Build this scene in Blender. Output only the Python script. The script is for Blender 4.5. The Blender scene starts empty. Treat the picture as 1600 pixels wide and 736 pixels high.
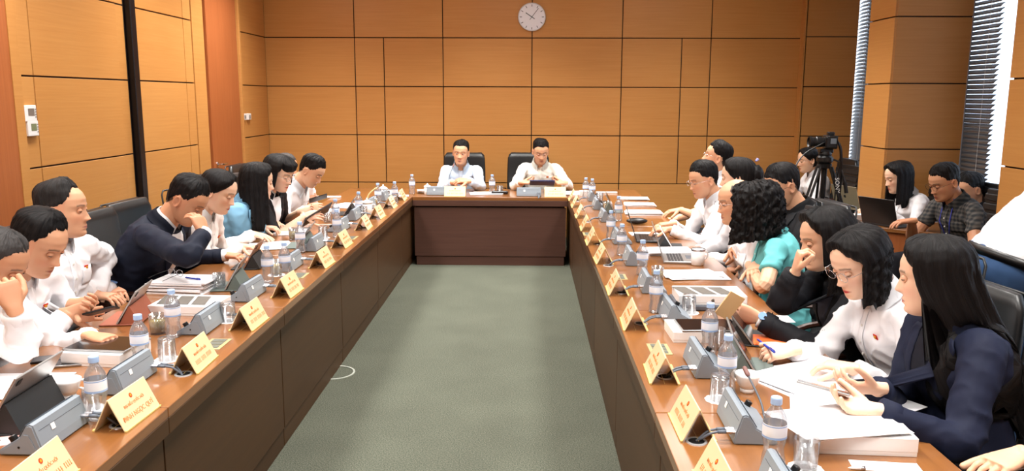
import bpy, bmesh, math, random
import numpy as np
from mathutils import Vector, Matrix, Euler, noise
from mathutils.bvhtree import BVHTree
random.seed(7)
SC = bpy.context.scene
COL = SC.collection
# ------------------------------------------------------------------ camera
CAM_H = 1.69
FPX, PITCH, YAW, ROLL = 1275.4, .1679, -.0181, .0035
def ray(x, y):
    a = x-800.; b = y-368.
    a, b = a*math.cos(ROLL)+b*math.sin(ROLL), -a*math.sin(ROLL)+b*math.cos(ROLL)
    dx, dv = a/FPX, b/FPX
    Z = -dv*math.cos(PITCH)-math.sin(PITCH); yy = math.cos(PITCH)-dv*math.sin(PITCH)
    return Vector((dx*math.cos(YAW)+yy*math.sin(YAW), -dx*math.sin(YAW)+yy*math.cos(YAW), Z))
def on_z(x, y, z=.70):
    d = ray(x, y); return d*((z-CAM_H)/d.z)+Vector((0, 0, CAM_H))
def on_y(x, y, Y):
    d = ray(x, y); return d*(Y/d.y)+Vector((0, 0, CAM_H))
def on_x(x, y, X):
    d = ray(x, y); return d*(X/d.x)+Vector((0, 0, CAM_H))
cam = bpy.data.cameras.new('camera'); cam_o = bpy.data.objects.new('camera', cam); COL.objects.link(cam_o)
_F = ray(800, 368); _R = ray(800+FPX, 368)-_F; _D = ray(800, 368+FPX)-_F
_m = Matrix((_R.normalized(), -_D.normalized(), -_F.normalized())).transposed().to_4x4()
_m.translation = (0, 0, CAM_H); cam_o.matrix_world = _m
cam.sensor_width = 36; cam.lens = FPX/1600*36; cam.clip_start = .05; cam.clip_end = 100
SC.camera = cam_o
# ------------------------------------------------------------------ world, exposure
w = bpy.data.worlds.new('world'); SC.world = w; w.use_nodes = True
w.node_tree.nodes['Background'].inputs[0].default_value = (.74, .85, 1, 1)
w.node_tree.nodes['Background'].inputs[1].default_value = 2.2
SC.view_settings.view_transform = 'Standard'; SC.view_settings.look = 'None'
SC.view_settings.exposure = 0.35; SC.view_settings.gamma = 1
SC.cycles.max_bounces = 6; SC.cycles.diffuse_bounces = 3; SC.cycles.glossy_bounces = 3
SC.cycles.transmission_bounces = 6; SC.cycles.transparent_max_bounces = 8
SC.cycles.caustics_reflective = False; SC.cycles.caustics_refractive = False
SC.cycles.sample_clamp_indirect = 4
# ceiling light panels (out of the frame, over the room)
def area(x, y, z, sx, sy, power, col=(1, .965, .92)):
    l = bpy.data.lights.new('ceiling_lamp', 'AREA'); l.shape = 'RECTANGLE'; l.size = sx; l.size_y = sy
    l.energy = power; l.color = col; l.spread = math.radians(115)
    o = bpy.data.objects.new('ceiling_lamp', l); o.location = (x, y, z); COL.objects.link(o); return o
LAMPS = [(-2.35, y, 75) for y in (.6, 2.6, 4.6, 6.6, 8.1)]+[(-.35, y, 85) for y in (.6, 2.6, 4.6, 6.6, 8.1)]+[(1.65, y, 70) for y in (.6, 2.6, 4.6, 6.6, 8.1)]
for (x, y, e) in LAMPS: area(x, y, 3.27, .55, 1.1, e*(.46 if y > 8 else .33))
# ------------------------------------------------------------------ helpers
def srgb(r, g, b):
    f = lambda c: (c/255/12.92) if c/255 <= .04045 else ((c/255+.055)/1.055)**2.4
    return (f(r), f(g), f(b), 1)
MATS = {}
def mat(name, col=(1, 1, 1, 1), rough=.5, metal=0, spec=.5, trans=0, emit=None, coat=0, bump=None, noise_col=None, ior=1.45, sss=0, alpha=1, sheen=0):
    if name in MATS: return MATS[name]
    m = bpy.data.materials.new(name); m.use_nodes = True; nt = m.node_tree; b = nt.nodes['Principled BSDF']
    b.inputs['Base Color'].default_value = col; b.inputs['Roughness'].default_value = rough
    b.inputs['Metallic'].default_value = metal; b.inputs['Specular IOR Level'].default_value = spec
    b.inputs['Transmission Weight'].default_value = trans; b.inputs['IOR'].default_value = ior
    b.inputs['Coat Weight'].default_value = coat; b.inputs['Coat Roughness'].default_value = .08
    b.inputs['Alpha'].default_value = alpha; b.inputs['Sheen Weight'].default_value = sheen
    if sss: b.inputs['Subsurface Weight'].default_value = sss; b.inputs['Subsurface Scale'].default_value = .01
    if emit: b.inputs['Emission Color'].default_value = emit[0]; b.inputs['Emission Strength'].default_value = emit[1]
    if bump or noise_col:
        tc = nt.nodes.new('ShaderNodeTexCoord'); mp = nt.nodes.new('ShaderNodeMapping'); nt.links.new(tc.outputs['Object'], mp.inputs[0])
        sc_ = (bump or noise_col)[0]
        mp.inputs['Scale'].default_value = sc_ if isinstance(sc_, tuple) else (sc_,)*3
        n = nt.nodes.new('ShaderNodeTexNoise'); n.inputs['Scale'].default_value = 1; n.inputs['Detail'].default_value = 4
        nt.links.new(mp.outputs[0], n.inputs[0])
        if bump:
            bp = nt.nodes.new('ShaderNodeBump'); bp.inputs['Strength'].default_value = bump[1]; bp.inputs['Distance'].default_value = bump[2]
            nt.links.new(n.outputs[0], bp.inputs['Height']); nt.links.new(bp.outputs[0], b.inputs['Normal'])
        if noise_col:
            r = nt.nodes.new('ShaderNodeValToRGB'); r.color_ramp.elements[0].position = .3; r.color_ramp.elements[1].position = .7
            r.color_ramp.elements[0].color = noise_col[1]; r.color_ramp.elements[1].color = noise_col[2]
            nt.links.new(n.outputs[0], r.inputs[0]); nt.links.new(r.outputs[0], b.inputs['Base Color'])
    MATS[name] = m; return m
def wood(name, c0, c1, rough=.4, scale=(1.2, 1.2, 40), coat=0, big=.9, spec=.5, vary=.12):
    """veneer: long fine grain plus a slow drift of tone, and a small tone change per piece"""
    if name in MATS: return MATS[name]
    m = bpy.data.materials.new(name); m.use_nodes = True; nt = m.node_tree; b = nt.nodes['Principled BSDF']; N = nt.nodes.new; L = nt.links.new
    tc = N('ShaderNodeTexCoord'); mp = N('ShaderNodeMapping'); mp.inputs['Scale'].default_value = scale; L(tc.outputs['Object'], mp.inputs[0])
    oi = N('ShaderNodeObjectInfo'); mul = N('ShaderNodeMath'); mul.operation = 'MULTIPLY'; mul.inputs[1].default_value = 37; L(oi.outputs['Random'], mul.inputs[0])
    n1 = N('ShaderNodeTexNoise'); n1.noise_dimensions = '4D'; n1.inputs['Scale'].default_value = 1.5; n1.inputs['Detail'].default_value = 6; n1.inputs['Roughness'].default_value = .65
    L(mp.outputs[0], n1.inputs[0]); L(mul.outputs[0], n1.inputs['W'])
    n2 = N('ShaderNodeTexNoise'); n2.noise_dimensions = '4D'; n2.inputs['Scale'].default_value = big; n2.inputs['Detail'].default_value = 2
    L(tc.outputs['Object'], n2.inputs[0]); L(mul.outputs[0], n2.inputs['W'])
    add = N('ShaderNodeMath'); add.operation = 'MULTIPLY_ADD'; add.inputs[1].default_value = .55; L(n1.outputs[0], add.inputs[0])
    m2 = N('ShaderNodeMath'); m2.operation = 'MULTIPLY'; m2.inputs[1].default_value = .45; L(n2.outputs[0], m2.inputs[0]); L(m2.outputs[0], add.inputs[2])
    a3 = N('ShaderNodeMath'); a3.operation = 'MULTIPLY_ADD'; a3.inputs[1].default_value = vary; L(oi.outputs['Random'], a3.inputs[0]); L(add.outputs[0], a3.inputs[2])
    r = N('ShaderNodeValToRGB'); r.color_ramp.elements[0].position = .33; r.color_ramp.elements[1].position = .75
    r.color_ramp.elements[0].color = c0; r.color_ramp.elements[1].color = c1
    L(a3.outputs[0], r.inputs[0]); L(r.outputs[0], b.inputs['Base Color'])
    b.inputs['Roughness'].default_value = rough; b.inputs['Specular IOR Level'].default_value = spec
    b.inputs['Coat Weight'].default_value = coat; b.inputs['Coat Roughness'].default_value = .12
    bp = N('ShaderNodeBump'); bp.inputs['Strength'].default_value = .08; bp.inputs['Distance'].default_value = .002
    L(n1.outputs[0], bp.inputs['Height']); L(bp.outputs[0], b.inputs['Normal'])
    MATS[name] = m; return m
def props(o, label=None, cat=None, group=None, kind=None):
    if label: o['label'] = label
    if cat: o['category'] = cat
    if group: o['group'] = group
    if kind: o['kind'] = kind
    return o
def empty(name, loc=(0, 0, 0), rz=0, label=None, cat=None, group=None, kind=None):
    o = bpy.data.objects.new(name, None); o.empty_display_size = .1; COL.objects.link(o)
    o.location = loc; o.rotation_euler = (0, 0, rz); return props(o, label, cat, group, kind)
def mesh_obj(name, me, m=None, parent=None, loc=None, smooth=False):
    o = bpy.data.objects.new(name, me); COL.objects.link(o)
    if m and not me.materials: me.materials.append(m)
    if parent: o.parent = parent
    if loc is not None: o.location = loc
    if smooth: me.polygons.foreach_set('use_smooth', [True]*len(me.polygons))
    return o
def bm_obj(name, bm, m=None, parent=None, loc=None, smooth=False):
    me = bpy.data.meshes.new(name); bm.normal_update(); bm.to_mesh(me); bm.free()
    return mesh_obj(name, me, m, parent, loc, smooth)
def bx(bm, c, s, rot=None, bevel=0, seg=1):
    """box centred c size s into bm"""
    M = Matrix.Translation(c)
    if rot is not None: M = M @ rot.to_4x4()
    M = M @ Matrix.Diagonal((s[0], s[1], s[2], 1))
    r = bmesh.ops.create_cube(bm, size=1, matrix=M)
    if bevel:
        es = list({e for v in r['verts'] for e in v.link_edges})
        bmesh.ops.bevel(bm, geom=es, offset=bevel, segments=seg, affect='EDGES', profile=.5)
def box_obj(name, c, s, m, parent=None, bevel=0, seg=1, rot=None, smooth=False):
    bm = bmesh.new(); bx(bm, (0, 0, 0), s, rot, bevel, seg); return bm_obj(name, bm, m, parent, c, smooth)
def prism(bm, poly, z0, z1, axis='z', M=None):
    """extrude 2-D polygon; axis says which axis is the extrusion"""
    def P(u, v, h):
        p = {'z': (u, v, h), 'x': (h, u, v), 'y': (u, h, v)}[axis]
        return (M @ Vector(p)) if M is not None else Vector(p)
    a = [bm.verts.new(P(u, v, z0)) for u, v in poly]; b = [bm.verts.new(P(u, v, z1)) for u, v in poly]
    n = len(poly); fs = [bm.faces.new(a[::-1]), bm.faces.new(b)]
    for i in range(n): fs.append(bm.faces.new((a[i], a[(i+1) % n], b[(i+1) % n], b[i])))
    bmesh.ops.recalc_face_normals(bm, faces=fs); return a+b
def lathe(bm, prof, n=24, c=(0, 0, 0), cap=True, M=None):
    rings = []
    for r, z in prof:
        ring = []
        for i in range(n):
            a = 2*math.pi*i/n; p = Vector((c[0]+r*math.cos(a), c[1]+r*math.sin(a), c[2]+z))
            ring.append(bm.verts.new(M @ p if M is not None else p))
        rings.append(ring)
    fs = []
    for a, b in zip(rings, rings[1:]):
        for i in range(n): fs.append(bm.faces.new((a[i], a[(i+1) % n], b[(i+1) % n], b[i])))
    if cap: fs.append(bm.faces.new(rings[0][::-1])); fs.append(bm.faces.new(rings[-1]))
    return rings
def frames(pts, up=None):
    pts = [Vector(p) for p in pts]; T = []
    for i in range(len(pts)):
        t = pts[min(i+1, len(pts)-1)]-pts[max(i-1, 0)]; T.append(t.normalized() if t.length > 1e-9 else Vector((0, 0, 1)))
    u = Vector(up) if up is not None else (Vector((0, 0, 1)) if abs(T[0].z) < .9 else Vector((1, 0, 0)))
    out = []
    for t in T:
        u = (u-t*u.dot(t)); u = u.normalized() if u.length > 1e-6 else t.orthogonal().normalized()
        out.append((t, u, t.cross(u)))
    return out
def tube(bm, pts, rad, n=8, cap=True, flat=1.0, up=None):
    """tube along pts, rad scalar or list; flat squashes along the frame's up"""
    fr = frames(pts, up); rings = []
    for i, (p, (t, u, v)) in enumerate(zip(pts, fr)):
        r = rad[i] if hasattr(rad, '__len__') else rad
        rings.append([bm.verts.new(Vector(p)+u*(math.cos(2*math.pi*k/n)*r*flat)+v*(math.sin(2*math.pi*k/n)*r)) for k in range(n)])
    for a, b in zip(rings, rings[1:]):
        for i in range(n): bm.faces.new((a[i], a[(i+1) % n], b[(i+1) % n], b[i]))
    if cap: bm.faces.new(rings[0][::-1]); bm.faces.new(rings[-1])
    return rings
def spline(pts, n):
    """catmull-rom resample"""
    P = [Vector(p) for p in pts]; P = [P[0]*2-P[1]]+P+[P[-1]*2-P[-2]]; out = []
    segs = len(P)-3
    for i in range(n+1):
        s = i/n*segs; k = min(int(s), segs-1); t = s-k; a, b, c, d = P[k:k+4]
        out.append(.5*((2*b)+(c-a)*t+(2*a-5*b+4*c-d)*t*t+(3*b-a-3*c+d)*t**3))
    return out
def copy_tree(o, parent=None):
    c = o.copy(); COL.objects.link(c)
    if parent: c.parent = parent
    for ch in list(o.children): copy_tree(ch, c)
    return c
# ------------------------------------------------------------------ palette
W_WALL = wood('veneer_wall', srgb(184, 125, 64), srgb(203, 147, 84), .42, (1.2, 1.2, 45), spec=.35)
W_DOOR = wood('veneer_door', srgb(150, 82, 42), srgb(176, 104, 60), .4, (45, 45, 1.2), spec=.35)
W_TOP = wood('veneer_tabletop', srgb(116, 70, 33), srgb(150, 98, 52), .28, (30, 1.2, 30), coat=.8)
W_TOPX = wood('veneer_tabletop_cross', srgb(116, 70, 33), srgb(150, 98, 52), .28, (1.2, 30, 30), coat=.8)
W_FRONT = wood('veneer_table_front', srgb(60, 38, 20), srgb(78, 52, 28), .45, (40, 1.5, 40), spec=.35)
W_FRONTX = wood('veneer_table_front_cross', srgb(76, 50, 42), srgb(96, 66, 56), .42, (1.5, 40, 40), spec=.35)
W_DARK = wood('dark_stained_wood', srgb(44, 20, 12), srgb(62, 30, 18), .3, (3, 3, 40), coat=.3)
M_GAP = mat('shadow_gap_backing', srgb(30, 16, 10), .7)
M_BLACK = mat('black_metal', srgb(18, 18, 24), .35, .3)
M_CHROME = mat('chrome', srgb(200, 200, 205), .22, 1)
M_WHITEP = mat('white_plastic', srgb(236, 236, 236), .4)
M_CEIL = mat('ceiling_paint', srgb(236, 233, 228), .8)
# ------------------------------------------------------------------ room shell
XW0, XW1, YB, YN, ZC = -3.12, 3.9, 9.87, -1.6, 3.3
JZ = [-.02, .088, .664, 1.237, 1.81, 2.378, 2.95, ZC]          # heights of the horizontal joints
G = .0055
def panel(par, x0, x1, z0, z1, plane, at, face, m=None, t=.018, kinds='wood_panel'):
    """one veneer board on a wall; plane 'y' = board spans x, 'x' = board spans y"""
    w_ = x1-x0-2*G; h_ = z1-z0-2*G
    if w_ <= .004 or h_ <= .004: return
    c = ((x0+x1)/2, (z0+z1)/2)
    if plane == 'y': return box_obj(kinds, (c[0], at+face*t/2, c[1]), (w_, t, h_), m or W_WALL, par, .0015)
    return box_obj(kinds, (at+face*t/2, c[0], c[1]), (t, w_, h_), m or W_WALL, par, .0015)
def joint_rows(): return list(zip(JZ, JZ[1:]))
# floor
bm = bmesh.new(); bx(bm, (.4, (YN+YB)/2+.1, -.05), (7.6, YB-YN+.6, .1))
fl = bm_obj('floor', bm, None); props(fl, kind='structure')
m = bpy.data.materials.new('carpet'); m.use_nodes = True; nt = m.node_tree; b = nt.nodes['Principled BSDF']; N = nt.nodes.new; L = nt.links.new
tc = N('ShaderNodeTexCoord'); n1 = N('ShaderNodeTexNoise'); n1.inputs['Scale'].default_value = 160; n1.inputs['Detail'].default_value = 3
n2 = N('ShaderNodeTexNoise'); n2.inputs['Scale'].default_value = 2.2; n2.inputs['Detail'].default_value = 3
L(tc.outputs['Object'], n1.inputs[0]); L(tc.outputs['Object'], n2.inputs[0])
r = N('ShaderNodeValToRGB'); r.color_ramp.elements[0].position = .35; r.color_ramp.elements[1].position = .68
r.color_ramp.elements[0].color = srgb(70, 75, 66); r.color_ramp.elements[1].color = srgb(112, 114, 100); L(n1.outputs[0], r.inputs[0])
mx = N('ShaderNodeMix'); mx.data_type = 'RGBA'; mx.blend_type = 'MULTIPLY'; mx.inputs[0].default_value = .35
L(r.outputs[0], mx.inputs[6]); L(n2.outputs[0], mx.inputs[7]); L(mx.outputs[2], b.inputs['Base Color']); b.inputs['Roughness'].default_value = .95; b.inputs['Specular IOR Level'].default_value = .1
bp = N('ShaderNodeBump'); bp.inputs['Strength'].default_value = .5; bp.inputs['Distance'].default_value = .004; L(n1.outputs[0], bp.inputs['Height']); L(bp.outputs[0], b.inputs['Normal'])
fl.data.materials.append(m)
# thin pale ring of a floor box in the carpet
bm = bmesh.new(); lathe(bm, [(.13, .0), (.13, .004), (.118, .004), (.118, 0)], 40, cap=False)
fb = bm_obj('floor_box_ring', bm, mat('ring_metal', srgb(190, 195, 185), .4, .3), None, (-1.19, 4.83, 0))
props(fb, 'thin pale round floor box ring in the carpet beside the left tables', 'floor box')
# ceiling
ce = box_obj('ceiling', (.4, (YN+YB)/2, ZC+.05), (7.6, YB-YN+.6, .1), M_CEIL); props(ce, kind='structure')
M_LIT = mat('lit_diffuser', (1, 1, 1, 1), .5, emit=((1, .96, .91, 1), 4.0))
for (x, y, e) in LAMPS:
    t = empty('ceiling_light', (x, y, ZC), 0, 'recessed ceiling light panel over the %s, %s from the camera end' % ({-2.35: 'left chairs', -.35: 'middle aisle', 1.65: 'right chairs'}[x], {.6: 'first', 2.6: 'second', 4.6: 'third', 6.6: 'fourth', 8.1: 'fifth'}[y]), 'ceiling light', 'ceiling light panels')
    bm = bmesh.new()
    for sx, sy, wx, wy in ((0, .6, .66, .03), (0, -.6, .66, .03), (.315, 0, .03, 1.2), (-.315, 0, .03, 1.2)): bx(bm, (sx, sy, -.008), (wx, wy, .016))
    bm_obj('frame', bm, M_WHITEP, t); box_obj('diffuser', (0, 0, -.004), (.6, 1.17, .008), M_LIT, t)
# back wall
wb = box_obj('wall_back', (.05, YB+.06, ZC/2), (6.4, .1, ZC), M_GAP); props(wb, kind='structure')
wb_e = wb
def child(o, par):  # keep world placement for children of a mesh that has a location
    o.parent = par; o.matrix_parent_inverse = Matrix.Translation(par.location).inverted(); return o
XB = [-3.12, -2.05, -1.003, .05, 1.11, 2.15, 3.2]
for (z0, z1) in joint_rows():
    for i, (x0, x1) in enumerate(zip(XB, XB[1:])):
        cut = None
        if i == 1 and .6 < z0 < 2.3: cut = -1.705
        if i == 4 and .6 < z0 < 2.3: cut = 1.81
        xs = [x0]+([cut] if cut else [])+[x1]
        if z0 < .6 and i in (4,): xs = [x0, x1]
        for a, c in zip(xs, xs[1:]):
            o = panel(None, a, c, z0, z1, 'y', YB+.01, -1)
            if o: child(o, wb)
# right piece of the back wall, set a little forward
wr = box_obj('wall_back_right', (3.505, YB-.06, ZC/2), (.61, .1, ZC), M_GAP); props(wr, kind='structure')
box = box_obj('wood_edge', (3.196, 9.795, ZC/2), (.02, .13, ZC), W_WALL); child(box, wr)
for (z0, z1) in joint_rows():
    o = panel(None, 3.215, 3.81, z0+.012, z1+.012, 'y', YB-.11, -1)
    if o: child(o, wr)
# left wall
wl = box_obj('wall_left', (XW0-.06, (YN+YB)/2, ZC/2), (.1, YB-YN+.2, ZC), M_GAP); props(wl, kind='structure')
YL = [3.1, 4.90, 5.18, 6.33, 6.44]
def left_panels(ys, rows=None, dx=0):
    for (z0, z1) in (rows or joint_rows()):
        for a, c in zip(ys, ys[1:]):
            o = panel(None, a, c, z0, z1, 'x', XW0-.01+dx, 1)
            if o: child(o, wl)
left_panels([YN, -.5, .6, 1.75, 2.9, 3.1], None)
left_panels([4.93, 5.18, 6.30]); left_panels([6.30, 6.44], None, -.012)
left_panels([6.56, 7.52, 7.70]); left_panels([8.86, 9.36, YB-.01][0:1]+[YB-.012])
# pilaster nearer than y=4.93, black post
pl = box_obj('trim_1', (XW0+.03, 4.0, ZC/2), (.1, 1.7, ZC), W_DOOR); props(pl, kind='structure')
o = box_obj('edge_strip', (XW0+.035, 4.885, ZC/2), (.1, .085, ZC), W_WALL); child(o, pl)
pt = box_obj('trim_2', (XW0+.02, 6.50, ZC/2), (.05, .085, ZC), M_BLACK, bevel=.004); props(pt, kind='structure')
# the door in the left wall
dr = box_obj('door_1', (XW0+.012, 8.40, 1.6), (.05, .82, 3.3), W_DOOR, bevel=.002); props(dr, kind='structure')
bm = bmesh.new(); lathe(bm, [(.026, 0), (.026, .008)], 20, M=Matrix.Rotation(math.pi/2, 4, 'Y')); tube(bm, [(.0, 0, 0), (.05, 0, 0), (.056, .02, 0), (.056, .12, 0)], .0095, 8)
bx(bm, (.006, 0, -.09), (.008, .045, .045), None, .01); tube(bm, [(0, 0, -.09), (.02, 0, -.09)], .011, 10)
o = bm_obj('door_handle', bm, M_CHROME, None, (XW0+.037, 8.08, 1.02)); child(o, dr)
for nm, y, wd, dx, mt in (('frame_board', 7.84, .27, .0, W_WALL), ('frame_board', 8.84, .045, .045, W_WALL)):
    o = box_obj(nm, (XW0+.0+dx/2, y, ZC/2), (.03+dx, wd, ZC), mt, bevel=.002); child(o, dr)
# wall behind the camera and right wall
wn = box_obj('wall_front', (.4, YN-.05, ZC/2), (7.6, .1, ZC), W_WALL); props(wn, kind='structure')
# right side: window line at x = 3.9 with two projecting wood-clad columns
def column(name, y0, y1, x0=3.17, x1=3.84):
    c = box_obj(name, ((x0+x1)/2+.01, (y0+y1)/2, ZC/2), (x1-x0-.02, y1-y0-.04, ZC), M_GAP); props(c, kind='structure')
    for (z0, z1) in joint_rows():
        z0 += .01; z1 += .01
        ys = [y0, (y0+y1)/2, y1] if y1-y0 > 1.2 else [y0, y1]
        for a, b_ in zip(ys, ys[1:]):
            o = panel(None, a-.0, b_, z0, z1, 'x', x0, 1, t=.02)
            if o: child(o, c)
        for yy, f in ((y0, 1), (y1-.02, 1)):
            o = panel(None, x0+.012, x1, z0, z1, 'y', yy, f, t=.02)
            if o: child(o, c)
    return c
column('wall_right_column', 7.32, 7.86); column('wall_right_pier', 4.5, 5.53); column('wall_right_pier', .4, 2.4)
sp = box_obj('wall_right', (4.0, (YN+YB)/2, .17), (.12, YB-YN, .34), W_WALL); props(sp, kind='structure')
o = box_obj('lintel', (4.0, (YN+YB)/2, 3.22), (.12, YB-YN, .16), M_CEIL); child(o, sp)
M_FRAME = mat('window_frame_white', srgb(225, 232, 236), .4)
M_GLASS = mat('window_glass', (.9, .95, 1, 1), .02, trans=1, ior=1.01, spec=.2)
M_SLAT = mat('blind_slat', srgb(104, 94, 86), .45, .1)
def window(n, y0, y1):
    wdw = empty('window_%d' % n, (3.98, (y0+y1)/2, .34), kind='structure'); h = 3.14-.34; wy = y1-y0
    for nm, c, s in (('jamb', (0, -wy/2+.03, h/2), (.08, .06, h)), ('jamb', (0, wy/2-.03, h/2), (.08, .06, h)), ('sill', (0, 0, .02), (.1, wy, .04)), ('head', (0, 0, h-.02), (.08, wy, .04)), ('mullion', (0, 0, h/2), (.05, .05, h))):
        box_obj(nm, c, s, M_FRAME, wdw)
    box_obj('pane', (0, -wy/4, h/2), (.006, wy/2-.08, h-.06), M_GLASS, wdw); box_obj('pane', (0, wy/4, h/2), (.006, wy/2-.08, h-.06), M_GLASS, wdw)
window(1, 8.0, YB); window(2, 5.55, 7.9); window(3, 2.45, 4.45)  # unseen third window: widened and without blind, to bring cool daylight onto the column
def blind(y0, y1, label, x=3.86):
    t = empty('venetian_blind', (x, (y0+y1)/2, .4), 0, label, 'blind', 'venetian blinds on the right windows')
    wy = y1-y0; n = 64; zt = 3.1-.4
    bm = bmesh.new()
    for k in range(6):
        pass
    prof = [(-.019, -.0200), (-.007, -.0050), (.007, .0065), (.019, .0175), (.019, .0187), (.007, .0079), (-.007, -.0036), (-.019, -.0187)]
    prism(bm, [(a, b_) for a, b_ in prof], -wy/2, wy/2, 'y')
    me = bpy.data.meshes.new('slat'); bm.to_mesh(me); bm.free(); me.materials.append(M_SLAT)
    for k in range(n):
        s = bpy.data.objects.new('slat', me); COL.objects.link(s); s.parent = t; s.location = (0, 0, .03+k*(zt-.06)/n)
    box_obj('head_rail', (0, 0, zt), (.05, wy, .04), M_FRAME, t); box_obj('bottom_rail', (0, 0, .0), (.05, wy, .02), M_SLAT, t)
    for yy in (-wy*.36, wy*.36):
        bm = bmesh.new(); tube(bm, [(-.026, yy, 0), (-.026, yy, zt)], .0015, 5); tube(bm, [(.026, yy, 0), (.026, yy, zt)], .0015, 5); bm_obj('ladder_cord', bm, M_WHITEP, t)
    bm = bmesh.new(); tube(bm, [(-.05, -wy*.12, zt), (-.05, -wy*.12, .72)], .006, 6); tube(bm, [(-.05, -wy*.12, .72), (-.05, -wy*.12, .62)], .010, 6); bm_obj('tilt_wand', bm, mat('grey_wand', srgb(130, 132, 140), .4), t)
blind(7.95, YB-.02, 'narrow grey venetian blind between the back wall and the wooden column')
blind(6.92, 7.84, 'grey venetian blind with a long tilt wand, right of the wooden column')
# things on the walls
t = empty('wall_clock', (.045, YB-.01, 2.615), 0, 'round white wall clock showing ten past ten on the back wall', 'clock')
RX = Matrix.Rotation(math.pi/2, 4, 'X')
bm = bmesh.new(); lathe(bm, [(.150, 0), (.160, .006), (.162, .03), (.156, .036), (.151, .030)], 48, M=RX, cap=False); bm_obj('rim', bm, mat('clock_rim', srgb(215, 218, 226), .3, .2), t, smooth=True)
bm = bmesh.new(); lathe(bm, [(.153, .0), (.153, .026)], 48, M=RX); bm_obj('face', bm, mat('clock_face', srgb(238, 242, 255), .4), t)
M_INK = mat('grey_ink', srgb(70, 78, 100), .5)
bm = bmesh.new()
for k in range(12):
    a = k*math.pi/6; R = Matrix.Rotation(a, 3, 'Y'); bx(bm, R @ Vector((0, -.0268, .130)), (.007, .0012, .026), R)
bm_obj('hour_marks', bm, M_INK, t)
for nm, ang, l, wd in (('hour_hand', math.radians(304), .085, .009), ('minute_hand', math.radians(38), .125, .006)):
    R = Matrix.Rotation(ang, 3, 'Y'); bm = bmesh.new(); bx(bm, R @ Vector((0, -.029, l/2-.02)), (wd, .0015, l+.04), R); bm_obj(nm, bm, M_INK, t)
def thermostat(loc, s, label, kind):
    t = empty('thermostat' if kind else 'wall_switch', loc, 0, label, 'thermostat' if kind else 'switch')
    box_obj('casing', (.012, 0, 0), (.024, s[0], s[1]), M_WHITEP, t, .004, 2)
    if kind: box_obj('display', (.0245, s[0]*.05, s[1]*.08), (.002, s[0]*.5, s[1]*.45), mat('lcd_green', srgb(118, 128, 96), .3) if kind == 2 else mat('lcd_grey', srgb(120, 112, 105), .3), t)
    else: box_obj('rocker', (.026, 0, 0), (.006, s[0]*.4, s[1]*.5), mat('switch_grey', srgb(140, 140, 140), .4), t)
    if kind:
        for k in range(4): box_obj('button', (.025, s[0]*.4, s[1]*(.25-.16*k)), (.003, s[0]*.09, s[1]*.07), mat('switch_grey', srgb(140, 140, 140), .4), t)
thermostat((XW0+.008, 5.075, 1.58), (.125, .10), 'white thermostat with a grey display, upper of the two on the left wall', 1)
thermostat((XW0+.008, 5.09, 1.487), (.11, .095), 'white thermostat with a green display, lower of the two on the left wall', 2)
thermostat((XW0+.008, 8.97, 1.466), (.10, .07), 'small white switch right of the wooden door, nearer the door', 0)
thermostat((XW0+.008, 9.12, 1.466), (.10, .07), 'small white switch right of the wooden door, nearer the back corner', 0)
# ------------------------------------------------------------------ meeting tables
def outlet(par, loc, rz=0):
    t = empty('power_outlet_plate', loc, rz)
    t.parent = par; t.location = Vector(loc)-par.location
    return t
TH, TZ = .035, .70
def table_unit(y0, y1, side, label):
    """one table of the side rows. side -1 = left row (front faces +x), 1 = right row"""
    xi, xo = (-1.152, -1.94) if side < 0 else (.414, 1.18)
    s = -1 if side < 0 else 1
    cx = (xi+xo)/2; cy = (y0+y1)/2; ly = y1-y0-.004
    t = empty('conference_table', (cx, cy, 0), 0, label, 'table', 'conference tables of the side rows')
    box_obj('tabletop', (0, 0, TZ-TH/2), (abs(xo-xi), ly, TH), W_TOP, t, .003, 2)
    e = xi-cx
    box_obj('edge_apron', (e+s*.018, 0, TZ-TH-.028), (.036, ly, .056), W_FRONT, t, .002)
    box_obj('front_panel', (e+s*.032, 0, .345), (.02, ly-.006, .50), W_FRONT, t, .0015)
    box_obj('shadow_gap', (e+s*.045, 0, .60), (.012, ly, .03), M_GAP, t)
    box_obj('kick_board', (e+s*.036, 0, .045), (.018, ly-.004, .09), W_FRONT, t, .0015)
    for yy in (-ly/2+.02, ly/2-.02): box_obj('end_panel', (s*.02, yy, .33), (abs(xo-xi)-.12, .025, .66), W_FRONT, t)
    return t
YT = [1.21, 2.48, 3.75, 5.03, 6.30, 7.57, 8.88]
place = ['nearest the camera', 'second from the camera', 'third from the camera', 'fourth from the camera', 'fifth from the camera', 'at the far corner']
TAB = {}
for side, nm in ((-1, 'left'), (1, 'right')):
    for i, (a, c) in enumerate(zip([-.05]+YT, YT)):
        lab = 'brown wood conference table in the %s row, %s' % (nm, (['beside and below the camera']+place)[i])
        TAB[(side, i)] = table_unit(a, c, side, lab)
YF = 8.12
t = empty('head_table', (-.369, YF+.38, 0), 0, 'wide dark brown wood head table across the far end', 'table')
box_obj('tabletop', (0, 0, TZ-TH/2), (1.562, .76, TH), W_TOPX, t, .003, 2)
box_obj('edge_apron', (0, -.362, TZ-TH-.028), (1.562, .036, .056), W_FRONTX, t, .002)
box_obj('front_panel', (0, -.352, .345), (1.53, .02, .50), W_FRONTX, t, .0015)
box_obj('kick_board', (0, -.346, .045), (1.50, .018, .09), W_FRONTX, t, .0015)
box_obj('shadow_gap', (0, -.335, .60), (1.5, .012, .03), M_GAP, t)
for sx in (-.74, .74): box_obj('end_panel', (sx, .02, .33), (.025, .66, .66), W_FRONTX, t)
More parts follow.
